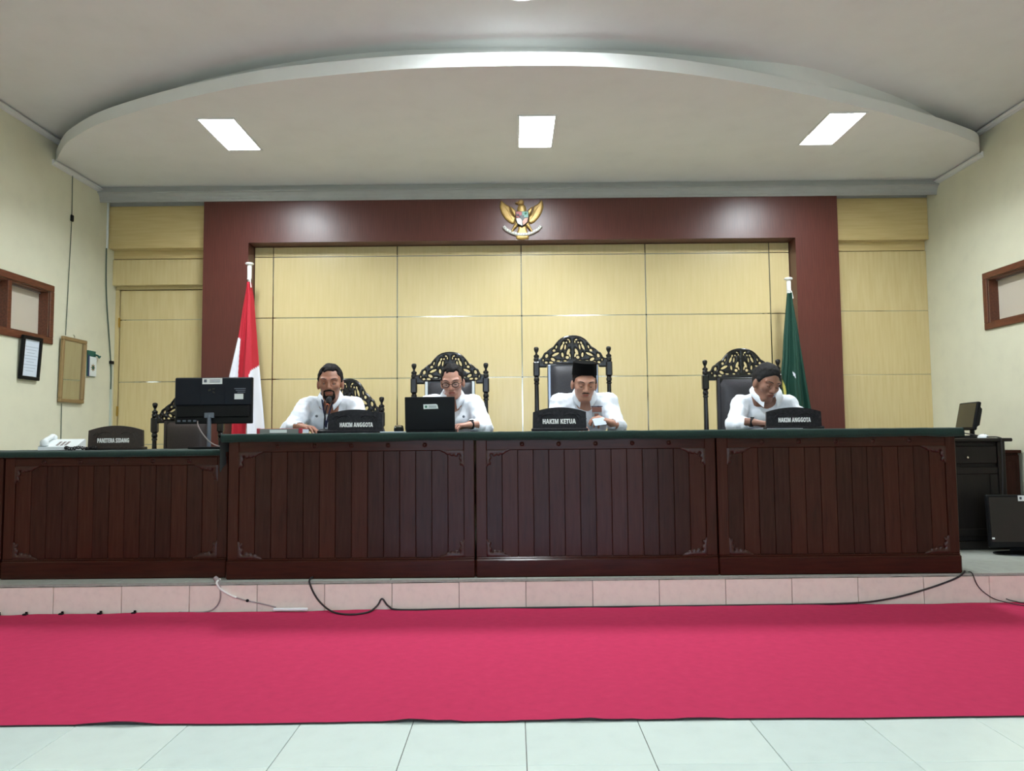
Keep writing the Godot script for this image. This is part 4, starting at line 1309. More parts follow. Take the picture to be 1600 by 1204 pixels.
func emblem() -> void:
	var t := thing("eagle_emblem", "golden eagle emblem with spread wings, shield and white ribbon on the dark beam", "emblem", Vector3(0.097, 3.036, -7.2))
	var wing := [[310, 150], [350, 190], [400, 240], [460, 272], [492, 310], [505, 400], [550, 470], [610, 530], [600, 640], [545, 668], [470, 632], [380, 545], [310, 425], [272, 300], [285, 200]]
	var covert := [[495, 285], [560, 330], [625, 400], [620, 520], [570, 490], [520, 410]]
	for s in [1.0, -1.0]:
		relief(t, "wing", epts(wing, s), 0.02, 0.02, 0.0, M.gold)
		relief(t, "wing_covert", epts(covert, s), 0.032, 0.012, 0.0, M.gold)
		for k in 5:
			var a := Vector2(330 + k * 42, 250 + k * 62)
			var b := Vector2(480 + k * 20, 420 + k * 46)
			var fs := S()
			var pa := epts([[a.x, a.y - 20], [(a.x + b.x) * 0.5, (a.y + b.y) * 0.5 - 4], [b.x, b.y]], s)
			tube(fs, PackedVector3Array([Vector3(pa[0].x, pa[0].y, 0.015), Vector3(pa[1].x, pa[1].y, 0.019), Vector3(pa[2].x, pa[2].y, 0.017)]), [0.0022, 0.0045, 0.003], 6)
			part(t, "feather_ridge", fs, M.gold)
		var leg := S()
		var lp := epts([[640, 650], [600, 720], [560, 770], [530, 830]], s)
		tube(leg, PackedVector3Array([Vector3(lp[0].x, lp[0].y, 0.016), Vector3(lp[1].x, lp[1].y, 0.022), Vector3(lp[2].x, lp[2].y, 0.024), Vector3(lp[3].x, lp[3].y, 0.03)]), [0.02, 0.017, 0.01, 0.008], 8)
		for dx in [-28, 0, 28]:
			var cp := epts([[530, 825], [530 + dx, 862]], s)
			tube(leg, PackedVector3Array([Vector3(cp[0].x, cp[0].y, 0.03), Vector3(cp[1].x, cp[1].y, 0.032)]), [0.006, 0.003], 6)
		part(t, "talon", leg, M.gold)
	relief(t, "chest", epts([[640, 400], [650, 310], [690, 250], [740, 235], [800, 260], [835, 320], [845, 420], [820, 640], [670, 640]]), 0.034, 0.035, 0.0, M.gold)
	relief(t, "head", epts([[655, 245], [660, 205], [680, 170], [720, 152], [765, 158], [790, 190], [785, 230], [760, 262], [700, 270]]), 0.04, 0.02, 0.004, M.gold)
	relief(t, "beak", epts([[672, 190], [630, 195], [600, 215], [612, 240], [640, 240], [675, 240]]), 0.03, 0.01, 0.006, M.gold)
	relief(t, "tail", epts([[670, 700], [830, 700], [850, 800], [890, 930], [880, 985], [740, 1005], [620, 985], [610, 930], [650, 800]]), 0.02, 0.02, 0.0, M.gold)
	# ribbon held in the claws
	var mid := [Vector2(350, 720), Vector2(410, 790), Vector2(520, 850), Vector2(640, 890), Vector2(750, 900), Vector2(860, 890), Vector2(970, 850), Vector2(1080, 790), Vector2(1145, 718)]
	var upper := []
	var lower := []
	for i in mid.size():
		var tn: Vector2 = (mid[mini(i + 1, mid.size() - 1)] - mid[maxi(i - 1, 0)]).normalized()
		var nn := Vector2(-tn.y, tn.x) * 34.0
		upper.append([mid[i].x + nn.x, mid[i].y + nn.y])
		lower.push_front([mid[i].x - nn.x, mid[i].y - nn.y])
	relief(t, "ribbon", epts(upper + lower), 0.03, 0.008, 0.004, M.emblem_white)
	var rim := [[598, 408], [890, 408], [896, 560], [866, 668], [745, 756], [632, 690], [598, 595]]
	relief(t, "shield_rim", epts(rim), 0.05, 0.01, 0.0, M.emblem_black)
	var fields := [["shield_field", [[618, 428], [738, 428], [738, 560], [624, 560]], M.emblem_red], ["shield_field", [[750, 428], [872, 428], [876, 548], [750, 548]], M.emblem_green], ["shield_field", [[622, 572], [738, 572], [745, 730], [650, 676], [624, 600]], M.emblem_white], ["shield_field", [[752, 640], [800, 572], [872, 560], [850, 655], [765, 722]], M.emblem_pink], ["shield_centre", [[700, 510], [790, 510], [785, 570], [745, 610], [705, 575]], M.emblem_black]]
	var z := 0.05
	for e in fields:
		var ps := S()
		prism(ps, epts(e[1]), z - 0.004, z + 0.002)
		part(t, e[0], ps, e[2])
		z += 0.0006
	for b in [[655, 500, 0.012], [700, 530, 0.008], [820, 470, 0.012]]:
		var bp := epts([[b[0], b[1]]])[0]
		var hs := S()
		lathe(hs, [Vector2(b[2], 0), Vector2(b[2] * 0.7, 0.006), Vector2(0, 0.008)], 10, Vector3(bp.x, bp.y, 0.052), Basis(Vector3(1, 0, 0), Vector3(0, 0, 1), Vector3(0, -1, 0)))
		part(t, "shield_symbol", hs, M.grey_plastic if b[0] < 800 else M.sticker_green)
	# letters of the motto are too small to tell apart: a row of short raised marks
	var motto := S()
	for i in range(1, 16):
		var f := i / 16.0 * (mid.size() - 1)
		var q: Vector2 = (mid[int(f)] as Vector2).lerp(mid[mini(int(f) + 1, mid.size() - 1)], f - int(f))
		var mp := epts([[q.x, q.y]])[0]
		bx(motto, Vector3(mp.x, mp.y, 0.0345), Vector3(0.005, 0.011, 0.002), 0.0)
	part(t, "motto_letters", motto, M.grey_plastic)


# ==================================================================== things on the desks
func name_plate(text: String, label: String, at: Vector3, turn: float, w: float, h: float, cap: float, stretch: float, text_at: Vector2, m: Material) -> void:
	var t := thing("name_plate", label, "name plate", at, "name plates on the desks")
	t.rotation.y = turn
	var poly := PackedVector2Array([Vector2(-w * 0.5, 0), Vector2(w * 0.5, 0), Vector2(w * 0.49, h * 0.8)])
	for k in range(1, 12):
		var u := 1.0 - k / 6.0
		poly.append(Vector2(u * w * 0.49, h * (0.8 + 0.2 * (1.0 - u * u))))
	poly.append(Vector2(-w * 0.49, h * 0.8))
	var st := S()
	prism(st, poly, -0.012, 0.006)
	part(t, "board", st, m)
	part(t, "foot", box(Vector3(-w * 0.5 - 0.008, 0, -0.04), Vector3(w * 0.5 + 0.008, 0.018, 0.03), 0.004), m)
	# shallow carved sprays above the lettering
	var cv := S()
	for s in [-1, 1]:
		tube(cv, curve([Vector3(s * w * 0.36, h * 0.45, 0.006), Vector3(s * w * 0.3, h * 0.66, 0.007), Vector3(s * w * 0.18, h * 0.74, 0.007), Vector3(s * w * 0.1, h * 0.66, 0.006)], 5), 0.0035, 6)
		tube(cv, curve([Vector3(s * w * 0.4, h * 0.6, 0.006), Vector3(s * w * 0.33, h * 0.72, 0.007), Vector3(s * w * 0.24, h * 0.62, 0.006)], 5), 0.003, 6)
	part(t, "carved_spray", cv, m)
	part(t, "lettering", lettering(text, cap, stretch), M.letter_white, Vector3(text_at.x, text_at.y, 0.007), Vector3.ZERO, "white capital letters " + text)


func desk_things() -> void:
	name_plate("HAKIM ANGGOTA", "dark arched name plate reading HAKIM ANGGOTA in front of the man at the microphone", Vector3(-1.012, 1.044, -4.95), 0.05, 0.352, 0.15, 0.027, 0.66, Vector2(0.005, 0.05), M.plate_stone)
	name_plate("HAKIM KETUA", "dark arched name plate reading HAKIM KETUA", Vector3(0.296, 1.044, -4.95), 0.0, 0.346, 0.152, 0.029, 0.78, Vector2(-0.004, 0.06), M.plate_stone)
	name_plate("HAKIM ANGGOTA", "dark arched name plate reading HAKIM ANGGOTA at the green flag end of the bench", Vector3(1.796, 1.042, -4.95), -0.03, 0.352, 0.14, 0.027, 0.64, Vector2(0.002, 0.058), M.plate_stone)
	name_plate("PANITERA SIDANG", "brown arched name plate reading PANITERA SIDANG on the clerk's desk", Vector3(-2.572, 0.95, -5.0), 0.02, 0.356, 0.155, 0.027, 0.61, Vector2(-0.015, 0.058), M.plate_wood)
	# laptop, seen from behind its lid
	var l := thing("laptop", "open black laptop with a pale lid sticker in front of the man with glasses", "laptop", Vector3(-0.535, 1.044, -4.97))
	part(l, "base", box(Vector3(-0.16, 0.0, -0.22), Vector3(0.16, 0.018, 0.0), 0.004), M.black_plastic)
	var tl := Basis(Vector3(1, 0, 0), 0.12)
	var ls := S()
	bx(ls, Vector3(0, 0.014, 0) + tl * Vector3(0, 0.107, 0.004), Vector3(0.32, 0.214, 0.008), 0.004, tl)
	var lid := part(l, "lid", ls, M.black_plastic)
	var sp := S()
	prism(sp, PackedVector2Array([Vector2(-0.045, -0.016), Vector2(0.05, -0.014), Vector2(0.044, 0.01), Vector2(0.036, 0.016), Vector2(-0.046, 0.014)]), 0.0082, 0.009, Transform3D(tl, Vector3(0, 0.014, 0) + tl * Vector3(0.005, 0.152, 0)))
	part(lid, "sticker", sp, M.sticker_white)
	var se := S()
	lathe(se, [Vector2(0.008, 0.009), Vector2(0.008, 0.0098), Vector2(0, 0.0098)], 12, Vector3(0, 0.014, 0) + tl * Vector3(-0.024, 0.151, 0), tl * Basis(Vector3(1, 0, 0), Vector3(0, 0, 1), Vector3(0, -1, 0)))
	part(lid, "sticker_emblem", se, M.sticker_green)
	var sln := S()
	for k in 2:
		bx(sln, Vector3(0, 0.014, 0) + tl * Vector3(0.018, 0.155 - k * 0.008, 0.0094), Vector3(0.05, 0.003, 0.0006), 0.0, tl)
	part(lid, "sticker_lines", sln, M.grey_plastic)
	var scr := S()
	bx(scr, Vector3(0, 0.014, 0) + tl * Vector3(0, 0.107, -0.0006), Vector3(0.3, 0.19, 0.001), 0.0, tl)
	part(lid, "screen", scr, M.black_gloss)
	# clerk's monitor, seen from behind
	var m := thing("clerk_monitor", "large black monitor seen from behind on a slim stand on the clerk's desk", "monitor", Vector3(-1.972, 0.95, -5.07))
	var hs := S()
	span(hs, Vector3(-0.254, 0.163, -0.03), Vector3(0.254, 0.468, 0.0), 0.005)
	part(m, "housing", hs, M.black_plastic)
	part(m, "upper_back", box(Vector3(-0.25, 0.285, 0.0), Vector3(0.25, 0.464, 0.012), 0.004), M.dark_blue_plastic)
	part(m, "lower_back", box(Vector3(-0.24, 0.205, 0.0), Vector3(0.24, 0.283, 0.02), 0.006), M.black_plastic)
	part(m, "centre_ridge", box(Vector3(-0.08, 0.287, 0.012), Vector3(0.08, 0.42, 0.016), 0.003), M.dark_blue_plastic)
	var lg := S()
	for e in [[-0.02, 0.385, 0.02, 0.01, 0.5], [0.006, 0.392, 0.018, 0.009, 0.2], [0.008, 0.368, 0.016, 0.009, -0.4]]:
		bx(lg, Vector3(e[0], e[1], 0.0165), Vector3(e[2], e[3], 0.001), 0.0, Basis(Vector3(0, 0, 1), e[4]))
	part(m, "logo", lg, M.black_gloss)
	var st1 := part(m, "sticker", box(Vector3(-0.07, 0.423, 0.012), Vector3(0.06, 0.462, 0.0135), 0.0), M.sticker_white)
	var em := S()
	bx(em, Vector3(-0.05, 0.444, 0.0138), Vector3(0.018, 0.02, 0.0008), 0.0)
	for k in 2:
		bx(em, Vector3(0.012, 0.449 - k * 0.012, 0.0138), Vector3(0.07, 0.005, 0.0008), 0.0)
	part(st1, "sticker_print", em, M.grey_plastic)
	part(m, "label_sticker", box(Vector3(0.142, 0.322, 0.012), Vector3(0.2, 0.358, 0.0134), 0.0), M.sticker_white)
	var pr := S()
	for k in 3:
		bx(pr, Vector3(0.178 + 0.004 * k, 0.392 - k * 0.012, 0.0125), Vector3(0.075 - 0.012 * k, 0.006, 0.0008), 0.0)
	part(m, "printed_lines", pr, M.grey_plastic)
	var po := S()
	for k in 4:
		bx(po, Vector3(-0.225 + k * 0.035, 0.183, 0.002), Vector3(0.02, 0.012, 0.006), 0.001)
	part(m, "ports", po, M.grey_plastic)
	part(m, "screen", box(Vector3(-0.244, 0.18, -0.032), Vector3(0.244, 0.458, -0.03), 0.0), M.black_gloss)
	var pl := S()
	lathe(pl, [Vector2(0.013, 0.01), Vector2(0.013, 0.22)], 12, Vector3(-0.018, 0, 0.02))
	span(pl, Vector3(-0.05, 0.2, 0.0), Vector3(0.014, 0.235, 0.03), 0.004)
	part(m, "stand_pole", pl, M.grey_plastic)
	part(m, "stand_base", box(Vector3(-0.13, 0.0, -0.1), Vector3(0.1, 0.012, 0.09), 0.004), M.black_plastic)
	var mc := S()
	tube(mc, curve([Vector3(-2.07, 1.13, -5.06), Vector3(-2.05, 1.1, -5.02), Vector3(-2.01, 1.045, -5.0), Vector3(-1.95, 0.99, -4.98), Vector3(-1.88, 0.965, -4.95), Vector3(-1.8, 0.962, -4.93)], 6), 0.0045, 6)
	solo("monitor_lead", mc, M.grey_cable, "pale grey lead hanging from the clerk's monitor to the desk", "cable")
	# telephone
	var ph := thing("desk_telephone", "white desk telephone with its handset on the clerk's desk", "telephone", Vector3(-2.95, 0.951, -5.02))
	ph.rotation.y = 0.25
	var wedge := S()
	prism(wedge, PackedVector2Array([Vector2(-0.1, 0), Vector2(0.11, 0), Vector2(0.11, 0.022), Vector2(-0.08, 0.07), Vector2(-0.1, 0.066)]), -0.09, 0.13, Transform3D(Basis(Vector3(0, 0, 1), Vector3(0, 1, 0), Vector3(1, 0, 0)), Vector3.ZERO))
	part(ph, "body", wedge, M.white_plastic)
	var kb := Basis(Vector3(1, 0, 0), 0.245)
	for i in 3:
		for j in 4:
			var ks := S()
			bx(ks, Vector3(0.01 + i * 0.024, 0.032 + j * 0.0062, 0.076 - j * 0.025), Vector3(0.015, 0.006, 0.014), 0.002, kb)
			part(ph, "key", ks, M.grey_cable)
	var hd := S()
	tube(hd, curve([Vector3(-0.06, 0.05, 0.1), Vector3(-0.06, 0.066, 0.06), Vector3(-0.06, 0.076, 0.0), Vector3(-0.06, 0.09, -0.06), Vector3(-0.06, 0.088, -0.095)], 5), 0.015, 10)
	lathe(hd, [Vector2(0, -0.024), Vector2(0.024, -0.022), Vector2(0.026, 0.004), Vector2(0.016, 0.018), Vector2(0, 0.02)], 14, Vector3(-0.06, 0.05, 0.09))
	lathe(hd, [Vector2(0, -0.024), Vector2(0.024, -0.022), Vector2(0.026, 0.004), Vector2(0.016, 0.018), Vector2(0, 0.02)], 14, Vector3(-0.06, 0.082, -0.08))
	part(ph, "handset", hd, M.white_plastic)
	var coil := PackedVector3Array()
	for i in 240:
		var u := i / 239.0
		var a := u * TAU * 24.0
		var c0 := Vector3(-2.86, 0.963, -4.93).lerp(Vector3(-2.66, 0.963, -4.93), u) + Vector3(0, 0.004 * sin(u * 17.0), 0.03 * sin(u * 6.0))
		coil.append(c0 + Vector3(0.004 * sin(a * 0.5), 0.009 * cos(a), 0.009 * sin(a)))
	var cs := S()
	tube(cs, coil, 0.003, 5)
	solo("telephone_cord", cs, M.black_cable, "dark coiled telephone cord lying between the telephone and the name plate", "cord")
	# ledger, papers and a small gadget on the bench
	var b := thing("ledger_book", "flat grey ledger with a white label and red corners on the bench below the flag", "book", Vector3(-1.473, 1.043, -4.86))
	part(b, "pages", box(Vector3(-0.138, 0.003, -0.18), Vector3(0.138, 0.028, -0.004), 0.001), M.paper)
	part(b, "cover", box(Vector3(-0.14, 0.028, -0.182), Vector3(0.14, 0.032, 0.0), 0.001), M.book_red)
	part(b, "spine", box(Vector3(-0.14, 0.0, -0.004), Vector3(0.14, 0.03, 0.002), 0.001), M.book_grey)
	part(b, "label", box(Vector3(-0.06, 0.005, 0.002), Vector3(0.048, 0.024, 0.0032), 0.0), M.sticker_white)
	for s in [-1, 1]:
		part(b, "corner", box(Vector3(s * 0.142, -0.0, -0.02), Vector3(s * 0.122, 0.034, 0.004), 0.002), M.book_red)
	solo("paper_sheet", box(Vector3(-0.09, 0, -0.12), Vector3(0.06, 0.006, 0.02), 0.001), M.paper, "thin stack of pale paper lying on the bench next to the laptop", "paper", Vector3(-0.75, 1.044, -4.88))
	var g := thing("desk_gadget", "small dark round gadget with a silver top between the name plate and the laptop", "gadget", Vector3(-0.727, 1.05, -4.9))
	var gs := S()
	lathe(gs, [Vector2(0, 0), Vector2(0.03, 0), Vector2(0.032, 0.01), Vector2(0.03, 0.022), Vector2(0, 0.022)], 20)
	part(g, "body", gs, M.black_plastic)
	var g2 := S()
	lathe(g2, [Vector2(0.028, 0.022), Vector2(0.03, 0.028), Vector2(0.024, 0.038), Vector2(0, 0.042)], 20)
	part(g, "top", g2, M.steel)
	# gooseneck microphone
	var mk := thing("gooseneck_microphone", "black gooseneck microphone standing in front of the bearded man", "microphone", Vector3(-1.25, 1.044, -5.1))
	var mb := S()
	lathe(mb, [Vector2(0, 0), Vector2(0.045, 0), Vector2(0.045, 0.014), Vector2(0.03, 0.026), Vector2(0.008, 0.03), Vector2(0, 0.03)], 18)
	part(mk, "base", mb, M.black_plastic)
	var mn := S()
	tube(mn, curve([Vector3(0, 0.02, 0), Vector3(0.002, 0.09, 0.0), Vector3(0.01, 0.15, -0.004), Vector3(0.018, 0.195, -0.02)], 6), 0.0042, 8)
	part(mk, "gooseneck", mn, M.dark_blue_plastic)
	var mh := S()
	lathe(mh, [Vector2(0, -0.028), Vector2(0.012, -0.024), Vector2(0.019, -0.008), Vector2(0.02, 0.008), Vector2(0.013, 0.024), Vector2(0, 0.028)], 16, Vector3(0.022, 0.218, -0.035), Basis(Vector3(1, 0, 0), -0.6))
	part(mk, "foam_head", mh, M.black_cloth)
	var ml := S()
	lathe(ml, [Vector2(0.0075, -0.004), Vector2(0.0085, 0), Vector2(0.0075, 0.004)], 12, Vector3(0.017, 0.19, -0.018), Basis(Vector3(1, 0, 0), -0.6))
	part(mk, "light_ring", ml, M.orange_led)


# ==================================================================== cables at the step
func cables() -> void:
	var z := func(x: float) -> float: return edge_z(x) + 0.008
	var a := S()
	tube(a, curve([Vector3(-1.2, DAIS + 0.012, -4.64), Vector3(-1.198, DAIS + 0.004, z.call(-1.2)), Vector3(-1.17, 0.11, z.call(-1.17)), Vector3(-1.12, 0.05, z.call(-1.12) + 0.01), Vector3(-1.04, 0.016, -4.5), Vector3(-0.93, 0.014, -4.45), Vector3(-0.84, 0.016, -4.5), Vector3(-0.8, 0.04, z.call(-0.8) + 0.01), Vector3(-0.775, 0.075, z.call(-0.78)), Vector3(-0.735, 0.035, z.call(-0.74) + 0.012), Vector3(-0.66, 0.016, -4.545), Vector3(-0.3, 0.015, -4.565), Vector3(0.1, 0.015, -4.573), Vector3(0.7, 0.014, -4.584), Vector3(1.4, 0.014, -4.596), Vector3(1.95, 0.018, -4.6), Vector3(2.2, 0.04, z.call(2.2) + 0.008), Vector3(2.42, 0.09, z.call(2.42)), Vector3(2.6, 0.15, z.call(2.6)), Vector3(2.66, DAIS + 0.008, z.call(2.66) - 0.006), Vector3(2.69, DAIS + 0.006, -4.68)], 7), 0.0055, 7)
	solo("floor_cable", a, M.black_cable, "long black cable looping from the bench over the step and along the carpet", "cable")
	var b := S()
	tube(b, curve([Vector3(2.7, DAIS + 0.006, -4.66), Vector3(2.705, DAIS + 0.002, z.call(2.7)), Vector3(2.74, 0.1, z.call(2.74)), Vector3(2.82, 0.035, z.call(2.82)), Vector3(2.88, 0.018, -4.58), Vector3(2.93, 0.013, -4.53), Vector3(2.985, 0.013, -4.52), Vector3(2.99, 0.013, -4.545), Vector3(2.93, 0.02, z.call(2.93) + 0.01), Vector3(2.9, 0.03, z.call(2.9))], 6), 0.003, 6)
	solo("thin_cable", b, M.black_cable, "thin dark cable hanging from the bench corner onto the carpet", "cable")
	var c := thing("white_lead", "white power lead with a flat white bar sagging across the pink step", "cable")
	var c1 := S()
	tube(c1, curve([Vector3(-1.735, DAIS + 0.012, -4.6), Vector3(-1.735, DAIS, z.call(-1.73)), Vector3(-1.71, 0.14, z.call(-1.71)), Vector3(-1.66, 0.11, z.call(-1.66)), Vector3(-1.62, 0.092, z.call(-1.62))], 6), 0.0065, 7)
	part(c, "white_cable", c1, M.white_cable)
	var c2 := S()
	tube(c2, curve([Vector3(-1.62, 0.092, z.call(-1.62)), Vector3(-1.55, 0.072, z.call(-1.55)), Vector3(-1.47, 0.055, z.call(-1.47)), Vector3(-1.39, 0.034, z.call(-1.39))], 6), 0.004, 7)
	part(c, "grey_cable", c2, M.grey_cable)
	var c3 := S()
	bx(c3, Vector3(-1.555, 0.075, z.call(-1.555) + 0.002), Vector3(0.018, 0.016, 0.014), 0.005)
	part(c, "knot", c3, M.black_plastic)
	part(c, "white_bar", box(Vector3(-1.4, 0.018, -4.548), Vector3(-1.2, 0.034, -4.53), 0.004), M.white_plastic, Vector3(0, 0, 0))
	var c4 := S()
	lathe(c4, [Vector2(0, -0.02), Vector2(0.014, -0.02), Vector2(0.016, 0.0), Vector2(0.012, 0.02), Vector2(0, 0.022)], 12, Vector3(-1.748, DAIS + 0.012, -4.585), Basis(Vector3(0, 0, 1), 0.7))
	part(c, "plug", c4, M.grey_cable)
	var e := S()
	tube(e, curve([Vector3(-1.73, DAIS + 0.004, -4.56), Vector3(-1.715, 0.15, z.call(-1.7)), Vector3(-1.715, 0.08, z.call(-1.7)), Vector3(-1.75, 0.03, z.call(-1.75)), Vector3(-1.81, 0.014, -4.54), Vector3(-1.95, 0.013, -4.545)], 6), 0.004, 6)
	solo("grey_lead", e, M.grey_cable, "thin grey cable hanging down the step below the clerk's desk", "cable")


# ==================================================================== smooth bodies
class Body:
	var pa := PackedVector3Array()
	var pb := PackedVector3Array()
	var ra := PackedFloat32Array()
	var rb := PackedFloat32Array()
	var kk := PackedFloat32Array()
	var ty := PackedInt32Array()
	var noise: FastNoiseLite
	var amp := 0.0
	var verts := PackedVector3Array()
	var idx := PackedInt32Array()
	var vals := PackedFloat32Array()

	func put(a: Vector3, b: Vector3, r0: float, r1: float, k: float, t: int) -> void:
		pa.append(a)
		pb.append(b)
		ra.append(r0)
		rb.append(r1)
		kk.append(k)
		ty.append(t)

	func cap(a: Vector3, b: Vector3, r0: float, r1: float, k := 0.02) -> void:
		put(a, b, r0, r1, k, 0)

	func ell(c: Vector3, r: Vector3, k := 0.02) -> void:
		put(c, r, 0, 0, k, 1)

	func cut_cap(a: Vector3, b: Vector3, r0: float, r1: float, k := 0.008) -> void:
		put(a, b, r0, r1, k, 2)

	func cut_ell(c: Vector3, r: Vector3, k := 0.008) -> void:
		put(c, r, 0, 0, k, 3)

	func half(p: Vector3, n: Vector3, k := 0.004) -> void:
		put(p, n.normalized(), 0, 0, k, 4)

	func one(i: int, p: Vector3) -> float:
		var t := ty[i]
		if t == 0 or t == 2:
			var a := pa[i]
			var ab := pb[i] - a
			var l := ab.length_squared()
			var h := 0.0 if l < 1e-12 else clampf((p - a).dot(ab) / l, 0.0, 1.0)
			return (p - a - ab * h).length() - (ra[i] + (rb[i] - ra[i]) * h)
		if t == 4:
			return (p - pa[i]).dot(pb[i])
		var q := p - pa[i]
		var r := pb[i]
		var k0 := (q / r).length()
		var k1 := (q / (r * r)).length()
		return -minf(r.x, minf(r.y, r.z)) if k1 < 1e-9 else k0 * (k0 - 1.0) / k1

	func value(p: Vector3, use: PackedInt32Array) -> float:
		var d := 1.0
		for i in use:
			var e := one(i, p)
			var k := kk[i]
			var t := ty[i]
			if t < 2:
				var h := maxf(k - absf(d - e), 0.0) / k
				d = minf(d, e) - h * h * k * 0.25
			else:
				if t < 4:
					e = -e
				var h2 := maxf(k - absf(d - e), 0.0) / k
				d = maxf(d, e) + h2 * h2 * k * 0.25
		if amp > 0.0:
			d += amp * noise.get_noise_3dv(p)
		return d

	# surface nets over the box, looking only at blocks near the surface
	func build(lo: Vector3, hi: Vector3, cell: float) -> void:
		verts.clear()
		idx.clear()
		var B := 4
		var bn := Vector3i(int(ceil((hi.x - lo.x) / cell / B)), int(ceil((hi.y - lo.y) / cell / B)), int(ceil((hi.z - lo.z) / cell / B)))
		var nx := bn.x * B + 1
		var ny := bn.y * B + 1
		var nz := bn.z * B + 1
		vals.resize(nx * ny * nz)
		vals.fill(1.0)
		var seen := PackedByteArray()
		seen.resize(nx * ny * nz)
		var blocks: Array[Vector3i] = []
		var hd := cell * B * 0.5 * 1.7321
		var all := PackedInt32Array(range(pa.size()))
		for bz in bn.z:
			for by in bn.y:
				for bxx in bn.x:
					var c := lo + Vector3(bxx + 0.5, by + 0.5, bz + 0.5) * cell * B
					var dm := 1e9
					var ds := PackedFloat32Array()
					for i in all:
						var e := one(i, c)
						ds.append(e)
						if ty[i] < 2:
							dm = minf(dm, e)
					if dm > hd + 0.03 + amp:
						continue
					var full := value(c, all)
					var base := Vector3i(bxx, by, bz) * B
					if absf(full) > hd * 1.25 + 0.012 + amp:
						if full < 0.0:
							for k in B + 1:
								for j in B + 1:
									for i in B + 1:
										var at0 := ((base.z + k) * ny + base.y + j) * nx + base.x + i
										if seen[at0] == 0:
											vals[at0] = -1.0
						continue
					var use := PackedInt32Array()
					for i in all:
						if (ty[i] < 2 and ds[i] < dm + 2.0 * hd + kk[i]) or (ty[i] >= 2 and ty[i] < 4 and ds[i] < hd + kk[i]) or ty[i] == 4:
							use.append(i)
					blocks.append(base)
					for k in B + 1:
						for j in B + 1:
							for i in B + 1:
								var at := ((base.z + k) * ny + base.y + j) * nx + base.x + i
								if seen[at] == 0:
									seen[at] = 1
									vals[at] = value(lo + Vector3(base.x + i, base.y + j, base.z + k) * cell, use)
		var vid := PackedInt32Array()
		vid.resize(nx * ny * nz)
		vid.fill(-1)
		var sx := 1
		var sy := nx
		var sz := nx * ny
		var offs := PackedInt32Array([0, sx, sy, sx + sy, sz, sz + sx, sz + sy, sz + sx + sy])
		for base in blocks:
			for k in B:
				for j in B:
					for i in B:
						var at := ((base.z + k) * ny + base.y + j) * nx + base.x + i
						var m := 0
						for q in 8:
							if vals[at + offs[q]] < 0.0:
								m |= 1 << q
						if m == 0 or m == 255:
							continue
						var sum := Vector3.ZERO
						var n := 0
						for q in 8:
							for ax in 3:
								var q2 := q | (1 << ax)
								if q2 == q:
									continue
								var d0 := vals[at + offs[q]]
								var d1 := vals[at + offs[q2]]
								if (d0 < 0.0) == (d1 < 0.0):
									continue
								var t := d0 / (d0 - d1)
								var p := Vector3(q & 1, (q >> 1) & 1, (q >> 2) & 1)
								p[ax] = t
								sum += p
								n += 1
						vid[at] = verts.size()
						verts.append(lo + (Vector3(base.x + i, base.y + j, base.z + k) + sum / n) * cell)
		for base in blocks:
			for k in B:
				for j in B:
					for i in B:
						var x := base.x + i
						var y := base.y + j
						var z := base.z + k
						var at := (z * ny + y) * nx + x
						if vid[at] < 0 or x == 0 or y == 0 or z == 0:
							continue
						var d0 := vals[at]
						if (d0 < 0.0) != (vals[at + sx] < 0.0):
							quad(vid, at, at - sy, at - sy - sz, at - sz, d0 < 0.0)
						if (d0 < 0.0) != (vals[at + sy] < 0.0):
							quad(vid, at, at - sz, at - sz - sx, at - sx, d0 < 0.0)
						if (d0 < 0.0) != (vals[at + sz] < 0.0):
							quad(vid, at, at - sx, at - sx - sy, at - sy, d0 < 0.0)

	func quad(vid: PackedInt32Array, a: int, b: int, c: int, d: int, flip: bool) -> void:
		var q := [vid[a], vid[b], vid[c], vid[d]]
		if q.min() < 0:
			return
		if flip:
			idx.append_array(PackedInt32Array([q[0], q[3], q[2], q[0], q[2], q[1]]))
		else:
			idx.append_array(PackedInt32Array([q[0], q[1], q[2], q[0], q[2], q[3]]))


class Shell:
	var v := PackedVector3Array()
	var c := PackedColorArray()
	var t := PackedInt32Array()

	func take(b: Body, xf: Transform3D, paint: Callable) -> void:
		var first := v.size()
		for p in b.verts:
			v.append(xf * p)
			c.append(paint.call(p))
		for i in b.idx:
			t.append(first + i)

	func mesh() -> ArrayMesh:
		var n := PackedVector3Array()
		n.resize(v.size())
		for i in range(0, t.size(), 3):
			var a := v[t[i]]
			var q := (a - v[t[i + 2]]).cross(a - v[t[i + 1]])
			for k in 3:
				n[t[i + k]] += q
		for i in n.size():
			n[i] = n[i].normalized()
		var arr := []
		arr.resize(Mesh.ARRAY_MAX)
		arr[Mesh.ARRAY_VERTEX] = v
		arr[Mesh.ARRAY_NORMAL] = n
		arr[Mesh.ARRAY_COLOR] = c
		arr[Mesh.ARRAY_INDEX] = t
		var am := ArrayMesh.new()
		am.add_surface_from_arrays(Mesh.PRIMITIVE_TRIANGLES, arr)
		return am


